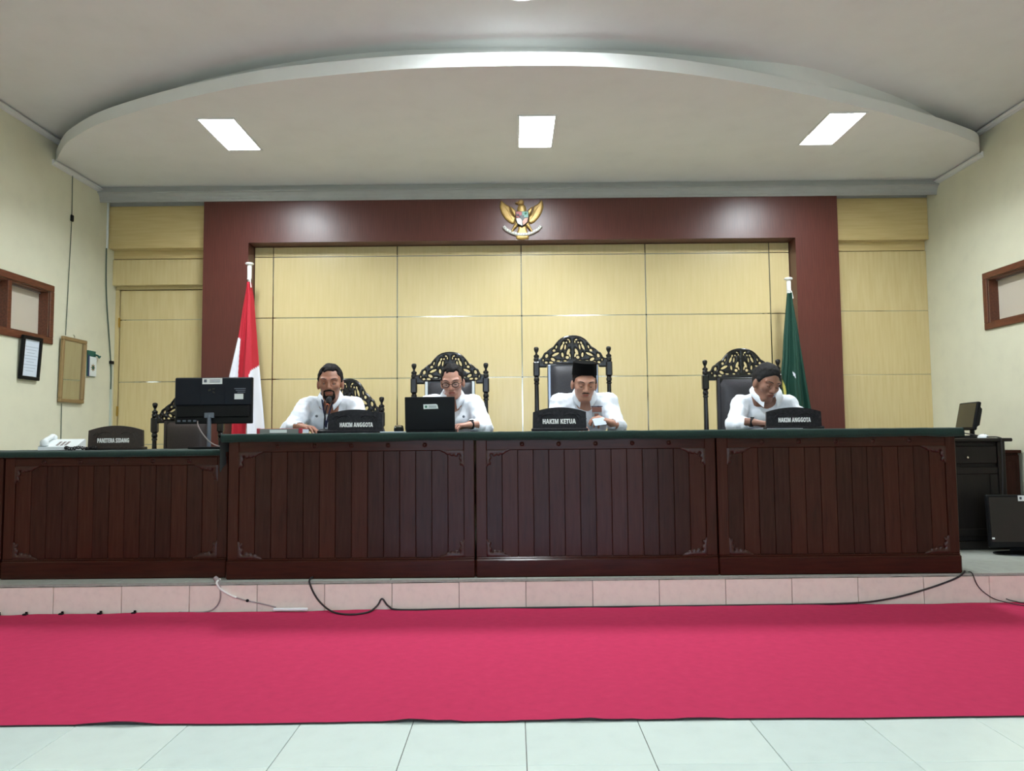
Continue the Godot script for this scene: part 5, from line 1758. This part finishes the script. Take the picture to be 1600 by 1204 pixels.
func head_body(w: float, jaw: float) -> Body:
	var b := Body.new()
	b.ell(Vector3(0, 0.036, -0.014), Vector3(0.073 * w, 0.086, 0.092), 0.02)
	b.ell(Vector3(0, 0.012, 0.022), Vector3(0.064 * w, 0.078, 0.066), 0.02)
	b.ell(Vector3(0, -0.05, 0.018), Vector3(0.056 * w * jaw, 0.054, 0.06), 0.025)
	b.cap(Vector3(-0.022 * jaw, -0.092, 0.05), Vector3(0.022 * jaw, -0.092, 0.05), 0.02, 0.02, 0.025)
	for s in [-1.0, 1.0]:
		b.ell(Vector3(s * 0.04 * w, -0.014, 0.055), Vector3(0.024, 0.022, 0.022), 0.02)
		b.ell(Vector3(s * 0.078 * w, -0.008, -0.008), Vector3(0.011, 0.032, 0.02), 0.008)
		b.cap(Vector3(s * 0.05, 0.034, 0.07), Vector3(s * 0.012, 0.03, 0.084), 0.009, 0.009, 0.014)
		b.ell(Vector3(s * 0.012, -0.028, 0.088), Vector3(0.0095, 0.008, 0.011), 0.008)
	b.cap(Vector3(0, 0.022, 0.082), Vector3(0, -0.022, 0.1), 0.0085, 0.0125, 0.012)
	b.ell(Vector3(0, -0.054, 0.074), Vector3(0.026, 0.016, 0.014), 0.014)
	b.ell(Vector3(0, -0.0505, 0.0855), Vector3(0.023, 0.0055, 0.0065), 0.005)
	b.ell(Vector3(0, -0.0625, 0.084), Vector3(0.02, 0.006, 0.007), 0.005)
	b.cap(Vector3(0, -0.05, -0.018), Vector3(0, -0.19, -0.06), 0.05, 0.056, 0.03)
	for s in [-1.0, 1.0]:
		b.cut_ell(Vector3(s * 0.032, 0.008, 0.092), Vector3(0.018, 0.0115, 0.017), 0.012)
	b.cut_ell(Vector3(0, -0.0565, 0.094), Vector3(0.024, 0.0016, 0.008), 0.003)
	return b


# upper lids and eyeballs sit in the sockets; lid says how far they are lowered
func eye_body(lid: float) -> Body:
	var b := Body.new()
	for s in [-1.0, 1.0]:
		b.ell(Vector3(s * 0.032, 0.008, 0.0735), Vector3(0.0145, 0.0145, 0.0128), 0.003)
	for s in [-1.0, 1.0]:
		b.cut_ell(Vector3(s * 0.032, -0.0035 - 0.006 * lid, 0.09), Vector3(0.015, 0.0085, 0.014), 0.002)
	return b


# a hand with wrist at the origin, fingers along +z, back of the hand up; thumb on side s
func hand_body(s: float, curl: float, spread: float) -> Body:
	var b := Body.new()
	b.cap(Vector3(0, 0, -0.05), Vector3(0, 0, 0.0), 0.027, 0.024, 0.02)
	var root := [0.031, 0.0105, -0.0105, -0.03]
	var reach := [0.088, 0.092, 0.087, 0.078]
	var bone := [[0.04, 0.025, 0.02], [0.045, 0.028, 0.021], [0.041, 0.026, 0.02], [0.032, 0.02, 0.018]]
	for f in 4:
		var x: float = root[f] * s
		var p := Vector3(x * 0.55, 0.0, 0.005)
		var q := Vector3(x, 0.004 - 0.004 * absf(f - 1.5), reach[f])
		b.cap(p, q, 0.0165, 0.0112, 0.014)
		var pitch := 0.15
		var yaw: float = x * 3.0 * spread
		for k in 3:
			pitch += curl * [0.8, 1.0, 0.7][k] * (0.9 + 0.08 * f)
			var dir := Vector3(sin(yaw) * cos(pitch), -sin(pitch), cos(yaw) * cos(pitch))
			var e: Vector3 = q + dir * bone[f][k]
			b.cap(q, e, [0.0096, 0.0086, 0.0078][k], [0.0086, 0.0078, 0.0068][k], 0.004)
			q = e
	b.cap(Vector3(s * 0.018, -0.006, 0.015), Vector3(s * 0.046, -0.016, 0.048), 0.016, 0.0115, 0.014)
	b.cap(Vector3(s * 0.046, -0.016, 0.048), Vector3(s * 0.053, -0.024, 0.08), 0.0108, 0.0095, 0.006)
	b.cap(Vector3(s * 0.053, -0.024, 0.08), Vector3(s * 0.043, -0.032, 0.104), 0.0092, 0.0078, 0.004)
	return b


func aim(from: Vector3, dir: Vector3, up: Vector3) -> Transform3D:
	var z := dir.normalized()
	var x := up.cross(z).normalized()
	return Transform3D(Basis(x, z.cross(x), z), from)


# d holds joints in world metres; sides: l is towards -x, r towards +x
func person(label: String, d: Dictionary) -> Node3D:
	var hip: Vector3 = d.hip
	var base := Vector3(hip.x, DAIS, hip.z)
	var t := thing("person", label, "person", base, "people seated behind the bench")
	var neck: Vector3 = d.neck - base
	var head: Vector3 = d.head - base
	var tone: Color = (d.skin as Color).srgb_to_linear()
	var lip := tone * Color(0.78, 0.55, 0.55)
	var rot := Basis.from_euler(d.turn)
	var size: float = d.size
	var hx := Transform3D(rot.scaled(Vector3.ONE * size), head)
	var skin := Shell.new()
	# head
	var hb := head_body(d.wide, d.jaw)
	hb.build(Vector3(-0.1, -0.2, -0.13), Vector3(0.1, 0.13, 0.125), 0.0035)
	skin.take(hb, hx, func(p: Vector3) -> Color:
		if p.z > 0.07 and absf(p.x) < 0.023 and absf(p.y + 0.0565) < 0.011 - p.x * p.x * 12.0:
			return lip
		return tone)
	# hands
	var hands := []
	for s in [-1.0, 1.0]:
		var k := "l" if s < 0 else "r"
		var hb2 := hand_body(-s, d["curl_" + k], 1.0)
		hb2.build(Vector3(-0.07, -0.09, -0.06), Vector3(0.07, 0.035, 0.19), 0.0032)
		var w: Vector3 = d["wrist_" + k] - base
		var hd: Vector3 = d["hand_" + k]
		var xf := aim(w, hd, d["up_" + k])
		hands.append(xf)
		skin.take(hb2, xf, func(_p: Vector3) -> Color: return tone)
	# torso, arms and legs, under the clothes
	var tb := Body.new()
	var h0 := hip - base
	var chest: Vector3 = Vector3(0, 0, 0) + neck * 0.72 + h0 * 0.28 + Vector3(0, 0, -0.01)
	var belly: Vector3 = neck * 0.35 + h0 * 0.65
	tb.cap(h0 + Vector3(-0.07, 0, 0), h0 + Vector3(0.07, 0, 0), 0.11, 0.11, 0.06)
	tb.cap(belly + Vector3(-0.045, 0, 0), belly + Vector3(0.045, 0, 0), 0.105, 0.105, 0.08)
	tb.cap(chest + Vector3(-0.06, 0, 0), chest + Vector3(0.06, 0, 0), 0.1, 0.1, 0.08)
	tb.cap(neck + Vector3(0, -0.06, -0.01), neck.lerp(head, 0.4) + Vector3(0, 0, -0.02), 0.062, 0.05, 0.03)
	var sb := Body.new()
	sb.noise = FastNoiseLite.new()
	sb.noise.seed = int(d.seed)
	sb.noise.frequency = 7.0
	sb.noise.fractal_octaves = 3
	sb.noise.fractal_gain = 0.6
	sb.amp = 0.017
	sb.cap(h0 + Vector3(-0.075, 0.02, 0), h0 + Vector3(0.075, 0.02, 0), 0.125, 0.125, 0.06)
	sb.cap(belly + Vector3(-0.055, 0, 0), belly + Vector3(0.055, 0, 0), 0.12, 0.12, 0.08)
	sb.cap(chest + Vector3(-0.07, 0, 0), chest + Vector3(0.07, 0, 0), 0.115, 0.115, 0.08)
	for s in [-1.0, 1.0]:
		var k := "l" if s < 0 else "r"
		var sh: Vector3 = d["sh_" + k] - base
		var el: Vector3 = d["el_" + k] - base
		var wr: Vector3 = d["wrist_" + k] - base
		tb.cap(neck + Vector3(s * 0.03, -0.02, -0.01), sh, 0.045, 0.05, 0.05)
		tb.cap(sh, el, 0.048, 0.04, 0.03)
		tb.cap(el, wr, 0.04, 0.026, 0.02)
		sb.cap(neck + Vector3(s * 0.035, -0.018, -0.012), sh + Vector3(0, 0.004, 0), 0.05, 0.062, 0.05)
		sb.cap(sh, el, 0.066, 0.06, 0.035)
		sb.cap(el, el.lerp(wr, 0.8), 0.06, 0.041, 0.02)
		tb.cap(h0 + Vector3(s * 0.09, 0, 0), h0 + Vector3(s * 0.12, 0.0, 0.4), 0.08, 0.055, 0.05)
		tb.cap(h0 + Vector3(s * 0.12, 0.0, 0.4), Vector3(h0.x + s * 0.12, 0.08, h0.z + 0.38), 0.055, 0.036, 0.03)
		tb.cap(Vector3(h0.x + s * 0.12, 0.045, h0.z + 0.36), Vector3(h0.x + s * 0.14, 0.035, h0.z + 0.55), 0.04, 0.03, 0.03)
	tb.build(Vector3(-0.42, -0.01, -0.25), Vector3(0.42, 1.25, 0.64), 0.017)
	skin.take(tb, Transform3D(), func(_p: Vector3) -> Color: return tone)
	var sm: Material = M["skin_%d" % int(d.seed)]
	part(t, "body", skin.mesh(), sm)
	# shirt, open at the neck
	sb.cut_cap(neck + Vector3(0, -0.005, 0.03), neck.lerp(head, 0.6) + Vector3(0, 0.03, 0.03), 0.044, 0.07, 0.006)
	sb.cut_cap(neck + Vector3(0, -0.05, 0.135), neck + Vector3(0, 0.02, 0.08), 0.006, 0.036, 0.004)
	for s in [-1.0, 1.0]:
		var k := "l" if s < 0 else "r"
		var el: Vector3 = d["el_" + k] - base
		var wr: Vector3 = d["wrist_" + k] - base
		sb.cut_cap(el.lerp(wr, 0.88), wr + (wr - el) * 0.2, 0.034, 0.04, 0.004)
	sb.build(Vector3(-0.42, 0.42, -0.25), Vector3(0.42, 1.26, 0.56), 0.009)
	var ss := Shell.new()
	ss.take(sb, Transform3D(), func(_p: Vector3) -> Color: return Color.WHITE)
	var shirt := part(t, "shirt", ss.mesh(), M.white_shirt)
	# collar: a folded band round the neck with two points
	var cs := S()
	cs.set_smooth_group(1)
	var m := 26
	var rows := []
	var cb := Basis(Vector3(1, 0, 0), 0.5)
	var cw: float = d.get("collar", 1.0)
	var c0 := neck + Vector3(0, 0.028, 0.022 + 0.05 * (cw - 1.0))
	for i in m + 1:
		var a := lerpf(-2.8, 2.8, float(i) / m)
		var back := Vector3(sin(a), 0, -cos(a))
		var front := clampf((absf(a) - 1.3) / 1.5, 0.0, 1.0)
		var point := front * front
		var ring := func(r: float, y: float) -> Vector3: return c0 + cb * Vector3(back.x * r * cw, y, back.z * r * 1.02 * cw)
		rows.append([ring.call(0.06, -0.02), ring.call(0.064, 0.026 - 0.008 * front), ring.call(0.07, 0.03 - 0.01 * front), ring.call(0.081 + 0.012 * front, 0.008 - 0.022 * point), ring.call(0.09 + 0.026 * point, -0.012 - 0.05 * point), ring.call(0.087 + 0.024 * point, -0.014 - 0.052 * point)])
	for i in m:
		for k in 5:
			var q := [rows[i][k], rows[i + 1][k], rows[i + 1][k + 1], rows[i][k + 1]]
			var mid: Vector3 = (q[0] + q[2]) * 0.5 - neck
			face(cs, q, Vector3(mid.x, 0.02, mid.z) * (-1.0 if k == 0 else 1.0))
	part(shirt, "collar", cs, M.white_shirt)
	var ib := S()
	ib.set_smooth_group(1)
	for i in m:
		var q := []
		for e in [[i, 0.058, -0.02], [i + 1, 0.058, -0.02], [i + 1, 0.0625, 0.022], [i, 0.0625, 0.022]]:
			var a := lerpf(-2.7, 2.7, float(e[0]) / m)
			q.append(c0 + cb * Vector3(sin(a) * e[1] * cw, e[2], -cos(a) * e[1] * cw))
		face(ib, q, neck - (q[0] + q[2]) * 0.5)
	part(shirt, "collar_lining", ib, d.lining)
	# buttons down the front
	for k in range(1, 3):
		var bs := S()
		var at: Vector3 = neck + Vector3(0, -0.08 - 0.075 * k, 0.132 - 0.012 * k)
		lathe(bs, [Vector2(0.0055, -0.006), Vector2(0.0055, 0.003), Vector2(0.004, 0.004), Vector2(0, 0.003)], 10, at, Basis(Vector3(1, 0, 0), Vector3(0, 0.1, 1).normalized(), Vector3(0, -1, 0.1).normalized()))
		part(shirt, "button", bs, M.grey_cable)
	# trousers
	var tr := Body.new()
	tr.cap(h0 + Vector3(-0.075, -0.02, 0), h0 + Vector3(0.075, -0.02, 0), 0.122, 0.122, 0.05)
	for s in [-1.0, 1.0]:
		tr.cap(h0 + Vector3(s * 0.09, 0, 0), h0 + Vector3(s * 0.12, 0.0, 0.4), 0.095, 0.07, 0.04)
		tr.cap(h0 + Vector3(s * 0.12, 0.0, 0.4), Vector3(h0.x + s * 0.12, 0.09, h0.z + 0.38), 0.07, 0.06, 0.02)
	tr.build(Vector3(-0.3, 0.0, -0.2), Vector3(0.3, 0.72, 0.56), 0.02)
	var ts := Shell.new()
	ts.take(tr, Transform3D(), func(_p: Vector3) -> Color: return Color.WHITE)
	part(t, "trousers", ts.mesh(), M.black_cloth)
	# hair
	var hr := Body.new()
	hr.noise = FastNoiseLite.new()
	hr.noise.seed = 3
	hr.noise.frequency = 20.0
	hr.noise.fractal_octaves = 2
	hr.amp = 0.005
	var hv: float = d.hair
	hr.ell(Vector3(0, 0.038, -0.016), Vector3(0.0755 * d.wide + hv * 0.5, 0.0865 + hv, 0.0945 + hv * 0.4), 0.01)
	for s in [-1.0, 1.0]:
		hr.cap(Vector3(s * 0.067 * d.wide, 0.03, 0.012), Vector3(s * 0.068 * d.wide, -0.012, 0.012), 0.012, 0.006, 0.01)
	hr.half(Vector3(0, d.line, 0.066), Vector3(0, -0.6, 0.8), 0.01)
	hr.half(Vector3(0, -0.062, 0), Vector3(0, -1, 0), 0.006)
	for s in [-1.0, 1.0]:
		hr.cut_ell(Vector3(s * 0.085, -0.012, -0.006), Vector3(0.024, 0.036, 0.024), 0.006)
		if d.recede > 0.0:
			hr.cut_ell(Vector3(s * 0.046, 0.085, 0.07), Vector3(0.024, 0.04, 0.05) * d.recede, 0.01)
	hr.build(Vector3(-0.11, -0.1, -0.14), Vector3(0.11, 0.16, 0.11), 0.004)
	var hs := Shell.new()
	hs.take(hr, hx, func(_p: Vector3) -> Color: return Color.WHITE)
	part(t, "hair", hs.mesh(), d.hair_mat)
	# eyes, lids and brows
	var lb := eye_body(d.lid)
	lb.build(Vector3(-0.055, -0.012, 0.054), Vector3(0.055, 0.03, 0.1), 0.0022)
	var lsk := Shell.new()
	lsk.take(lb, hx, func(_p: Vector3) -> Color: return tone * Color(0.86, 0.82, 0.8))
	part(t, "eyelids", lsk.mesh(), sm)
	for s in [-1.0, 1.0]:
		var eb := S()
		lathe(eb, [Vector2(0, -0.0128), Vector2(0.0064, -0.011), Vector2(0.0111, -0.0064), Vector2(0.0128, 0), Vector2(0.0111, 0.0064), Vector2(0.0064, 0.011), Vector2(0, 0.0128)], 14, hx * Vector3(s * 0.032, 0.007, 0.073), Basis.from_scale(Vector3.ONE * size))
		var eye := part(t, "eye", eb, M.eye_white)
		var ir := S()
		lathe(ir, [Vector2(0.0062, 0.0098), Vector2(0.005, 0.0122), Vector2(0, 0.0132)], 12, hx * Vector3(s * 0.032, 0.007, 0.073), hx.basis * Basis(Vector3(1, 0, 0), Vector3(0, sin(d.lid * 0.3) * -1.0, 1).normalized(), Vector3(0, -1, 0)))
		part(eye, "iris", ir, M.iris)
		var bw := S()
		tube(bw, PackedVector3Array([hx * Vector3(s * 0.014, 0.0295, 0.0925), hx * Vector3(s * 0.028, 0.0345, 0.0895), hx * Vector3(s * 0.042, 0.036, 0.083), hx * Vector3(s * 0.053, 0.031, 0.073)]), [0.0026, 0.0036, 0.003, 0.0018], 7)
		part(t, "eyebrow", bw, M.brow_hair)
	posed = {"node": t, "hx": hx, "base": base, "hands": hands, "shirt": shirt, "neck": neck, "chest": chest}
	return t


var posed := {}


func people() -> void:
	var rest := Vector3(0, 1, 0)
	# --- the man at the microphone
	person("bearded man in a white shirt speaking into the microphone, under the flag", {"seed": 0, "hip": Vector3(-1.29, 0.76, -5.66), "neck": Vector3(-1.3, 1.285, -5.5), "head": Vector3(-1.282, 1.392, -5.4), "turn": Vector3(0.1, 0.12, 0.0), "lining": M.navy_cloth, "size": 1.06, "wide": 1.0, "jaw": 1.0, "skin": rgb8(156, 108, 88), "sh_l": Vector3(-1.465, 1.235, -5.5), "sh_r": Vector3(-1.135, 1.235, -5.5), "el_l": Vector3(-1.55, 1.075, -5.35), "el_r": Vector3(-1.03, 1.07, -5.35), "wrist_l": Vector3(-1.42, 1.088, -5.17), "wrist_r": Vector3(-1.07, 1.086, -5.13), "hand_l": Vector3(0.75, -0.06, 0.55), "hand_r": Vector3(-0.5, -0.1, 0.8), "up_l": rest, "up_r": rest, "curl_l": 0.42, "curl_r": 0.4, "hair": 0.012, "line": 0.085, "recede": 0.55, "lid": 0.7, "hair_mat": M.hair_black})
	var hx: Transform3D = posed.hx
	var gb := Body.new()
	gb.noise = FastNoiseLite.new()
	gb.noise.frequency = 60.0
	gb.amp = 0.003
	gb.ell(Vector3(0, -0.09, 0.056), Vector3(0.036, 0.024, 0.026), 0.012)
	gb.cap(Vector3(-0.026, -0.046, 0.082), Vector3(0.0, -0.041, 0.09), 0.005, 0.006, 0.006)
	gb.cap(Vector3(0.026, -0.046, 0.082), Vector3(0.0, -0.041, 0.09), 0.005, 0.006, 0.006)
	gb.cap(Vector3(-0.03, -0.05, 0.074), Vector3(-0.03, -0.085, 0.062), 0.006, 0.009, 0.008)
	gb.cap(Vector3(0.03, -0.05, 0.074), Vector3(0.03, -0.085, 0.062), 0.006, 0.009, 0.008)
	gb.build(Vector3(-0.06, -0.13, 0.02), Vector3(0.06, -0.025, 0.11), 0.003)
	var gs := Shell.new()
	gs.take(gb, hx, func(_p: Vector3) -> Color: return Color.WHITE)
	part(posed.node, "beard", gs.mesh(), M.hair_black)
	lanyard(posed, 0.0)
	pin(posed, Vector3(-0.075, -0.12, 0.105))
	# --- the man with glasses
	person("man in a white shirt with glasses looking down behind the laptop", {"seed": 1, "hip": Vector3(-0.44, 0.76, -5.66), "neck": Vector3(-0.432, 1.283, -5.5), "head": Vector3(-0.424, 1.391, -5.4), "turn": Vector3(0.27, -0.06, 0.04), "lining": M.white_shirt, "size": 0.99, "wide": 0.98, "jaw": 0.96, "skin": rgb8(188, 138, 120), "sh_l": Vector3(-0.595, 1.245, -5.5), "sh_r": Vector3(-0.275, 1.235, -5.5), "el_l": Vector3(-0.66, 1.07, -5.34), "el_r": Vector3(-0.205, 1.072, -5.36), "wrist_l": Vector3(-0.58, 1.088, -5.2), "wrist_r": Vector3(-0.29, 1.092, -5.2), "hand_l": Vector3(0.3, -0.1, 0.8), "hand_r": Vector3(-0.85, -0.05, 0.35), "up_l": rest, "up_r": rest, "curl_l": 0.4, "curl_r": 0.62, "hair": 0.012, "line": 0.09, "recede": 0.7, "lid": 0.75, "hair_mat": M.hair_black})
	glasses(posed)
	watch(posed, 1, M.black_cloth)
	pin(posed, Vector3(0.085, -0.13, 0.1))
	# --- the man with the black cap
	person("man in a white shirt and black cap reading a card behind the bench", {"seed": 2, "hip": Vector3(0.5, 0.76, -5.66), "neck": Vector3(0.506, 1.285, -5.5), "head": Vector3(0.5, 1.372, -5.4), "turn": Vector3(0.3, 0.06, -0.03), "lining": M.navy_cloth, "size": 1.03, "wide": 1.04, "jaw": 1.06, "skin": rgb8(182, 134, 114), "sh_l": Vector3(0.335, 1.24, -5.5), "sh_r": Vector3(0.675, 1.24, -5.5), "el_l": Vector3(0.265, 1.075, -5.36), "el_r": Vector3(0.725, 1.075, -5.38), "wrist_l": Vector3(0.4, 1.088, -5.17), "wrist_r": Vector3(0.655, 1.098, -5.22), "hand_l": Vector3(0.4, -0.1, 0.8), "hand_r": Vector3(-0.7, 0.3, 0.5), "up_l": rest, "up_r": Vector3(0.3, 1, 0.3), "curl_l": 0.4, "curl_r": 0.66, "hair": 0.004, "line": 0.08, "recede": 0.0, "lid": 0.95, "hair_mat": M.hair_black})
	cap_hat(posed)
	moustache(posed)
	badge(posed)
	pin(posed, Vector3(0.088, -0.075, 0.11))
	var card := thing("held_card", "small pale card held by the man in the black cap", "card", Vector3(0.572, 1.105, -5.13))
	card.rotation = Vector3(-0.5, 0.3, 0.15)
	part(card, "sheet", box(Vector3(-0.045, -0.028, -0.0015), Vector3(0.045, 0.028, 0.0015), 0.001), M.paper)
	# --- the man by the green flag
	person("grey haired man in a white shirt bending over papers next to the green flag", {"seed": 3, "hip": Vector3(1.79, 0.76, -5.66), "neck": Vector3(1.79, 1.29, -5.49), "head": Vector3(1.772, 1.362, -5.4), "collar": 1.25, "turn": Vector3(0.36, 0.3, -0.12), "lining": M.navy_cloth, "size": 1.06, "wide": 0.98, "jaw": 0.95, "skin": rgb8(146, 104, 88), "sh_l": Vector3(1.625, 1.222, -5.5), "sh_r": Vector3(1.96, 1.21, -5.5), "el_l": Vector3(1.535, 1.076, -5.37), "el_r": Vector3(2.05, 1.07, -5.36), "wrist_l": Vector3(1.61, 1.092, -5.18), "wrist_r": Vector3(1.95, 1.088, -5.16), "hand_l": Vector3(0.8, -0.08, 0.35), "hand_r": Vector3(-0.6, -0.1, 0.6), "up_l": rest, "up_r": rest, "curl_l": 0.5, "curl_r": 0.4, "hair": 0.018, "line": 0.072, "recede": 0.0, "lid": 0.9, "hair_mat": M.hair_grey})
	watch(posed, 0, M.black_cloth)
	var pp := thing("paper_sheet", "sheet of white paper under the hand of the man next to the green flag", "paper", Vector3(1.72, 1.0455, -5.02))
	part(pp, "sheet", box(Vector3(-0.105, 0, -0.145), Vector3(0.105, 0.002, 0.145), 0.0), M.paper)


func lanyard(p: Dictionary, x: float) -> void:
	var n: Vector3 = p.neck
	var st := S()
	for s in [-1.0, 1.0]:
		var pts := curve([n + Vector3(s * 0.05, 0.03, 0.06), n + Vector3(s * 0.035, -0.03, 0.105), n + Vector3(x + s * 0.014, -0.11, 0.125), n + Vector3(x - 0.005, -0.2, 0.125)], 6)
		for i in pts.size() - 1:
			var w := Vector3(0.006, 0, 0)
			face(st, [pts[i] - w, pts[i] + w, pts[i + 1] + w, pts[i + 1] - w], Vector3(0, 0, 1))
	part(p.shirt, "lanyard", st, M.navy_cloth)


func pin(p: Dictionary, at: Vector3) -> void:
	var st := S()
	lathe(st, [Vector2(0.009, 0.0), Vector2(0.009, 0.006), Vector2(0.005, 0.009), Vector2(0, 0.009)], 12, p.neck + at, Basis(Vector3(1, 0, 0), Vector3(0, 0.2, 1).normalized(), Vector3(0, -1, 0.2).normalized()))
	part(p.shirt, "pin_badge", st, M.grey_plastic)


func glasses(p: Dictionary) -> void:
	var hx: Transform3D = p.hx
	var st := S()
	var lens := S()
	for s in [-1.0, 1.0]:
		var ring := PackedVector3Array()
		var flat := []
		for k in 25:
			var a := TAU * k / 24.0
			var q := Vector3(s * 0.0345 + cos(a) * 0.024, 0.004 + sin(a) * 0.017, 0.104 - absf(s * 0.0345 + cos(a) * 0.024) * 0.12)
			ring.append(hx * q)
			if k < 24:
				flat.append(hx * q)
		tube(st, ring, 0.0021, 6, false)
		face(lens, flat, hx.basis.z)
		tube(st, PackedVector3Array([hx * Vector3(s * 0.058, 0.01, 0.097), hx * Vector3(s * 0.075, 0.011, 0.06), hx * Vector3(s * 0.079, 0.012, 0.0)]), 0.0019, 6)
	tube(st, curve([hx * Vector3(-0.011, 0.006, 0.103), hx * Vector3(0, 0.01, 0.105), hx * Vector3(0.011, 0.006, 0.103)], 4), 0.0019, 6)
	var g := part(p.node, "glasses", st, M.black_plastic)
	part(g, "lens", lens, M.lens)


func watch(p: Dictionary, side: int, m: Material) -> void:
	var xf: Transform3D = p.hands[side]
	var st := S()
	lathe(st, [Vector2(0.03, -0.009), Vector2(0.031, 0.0), Vector2(0.03, 0.009)], 20, xf * Vector3(0, 0, -0.01), xf.basis * Basis(Vector3(1, 0, 0), Vector3(0, 0, 1), Vector3(0, -1, 0)))
	bx(st, xf * Vector3(0, 0.03, -0.01), Vector3(0.026, 0.008, 0.026), 0.003, xf.basis)
	part(p.node, "wrist_watch", st, m)


func cap_hat(p: Dictionary) -> void:
	var hx: Transform3D = p.hx
	var st := S()
	var n := 36
	var rows := []
	for j in 5:
		var v := j / 4.0
		var row := []
		for k in n:
			var a := TAU * k / n
			var r := lerpf(1.0, 0.94, v)
			row.append(Vector3(cos(a) * 0.0855 * r, lerpf(0.062 + 0.006 * sin(a), 0.15 - 0.004 * sin(a), v), -0.012 + sin(a) * 0.103 * r))
		rows.append(row)
	var tilt := Transform3D(Basis(Vector3(1, 0, 0), -0.12), Vector3(0, 0.0, 0))
	st.set_smooth_group(1)
	for j in 4:
		for k in n:
			var l := (k + 1) % n
			var q := [hx * (tilt * rows[j][k]), hx * (tilt * rows[j][l]), hx * (tilt * rows[j + 1][l]), hx * (tilt * rows[j + 1][k])]
			face(st, q, hx.basis * Vector3(rows[j][k].x, 0, rows[j][k].z + 0.012))
	st.set_smooth_group(2)
	var mid := hx * (tilt * Vector3(0, 0.144, -0.012))
	for k in n:
		face(st, [mid, hx * (tilt * rows[4][k]), hx * (tilt * rows[4][(k + 1) % n])], hx.basis.y)
	part(p.node, "cap", st, M.black_velvet)


func moustache(p: Dictionary) -> void:
	var hx: Transform3D = p.hx
	var st := S()
	for s in [-1.0, 1.0]:
		tube(st, PackedVector3Array([hx * Vector3(0, -0.04, 0.0915), hx * Vector3(s * 0.013, -0.0415, 0.089), hx * Vector3(s * 0.026, -0.047, 0.081)]), [0.0045, 0.0045, 0.0022], 7)
	part(p.node, "moustache", st, M.brow_hair)


func badge(p: Dictionary) -> void:
	var n: Vector3 = p.neck
	var c := n + Vector3(0.075, -0.13, 0.14)
	var b := part(p.shirt, "name_badge", box(c + Vector3(-0.034, -0.055, -0.003), c + Vector3(0.034, 0.055, 0.003), 0.002), M.badge_grey)
	part(b, "badge_header", box(c + Vector3(-0.034, 0.02, 0.003), c + Vector3(0.034, 0.055, 0.0045), 0.001), M.badge_brown)
	part(b, "badge_photo", box(c + Vector3(-0.018, -0.035, 0.003), c + Vector3(0.012, 0.01, 0.0042), 0.0), M.badge_brown)
	part(b, "badge_clip", box(c + Vector3(-0.04, 0.056, -0.004), c + Vector3(0.04, 0.062, 0.004), 0.001), M.navy_cloth)
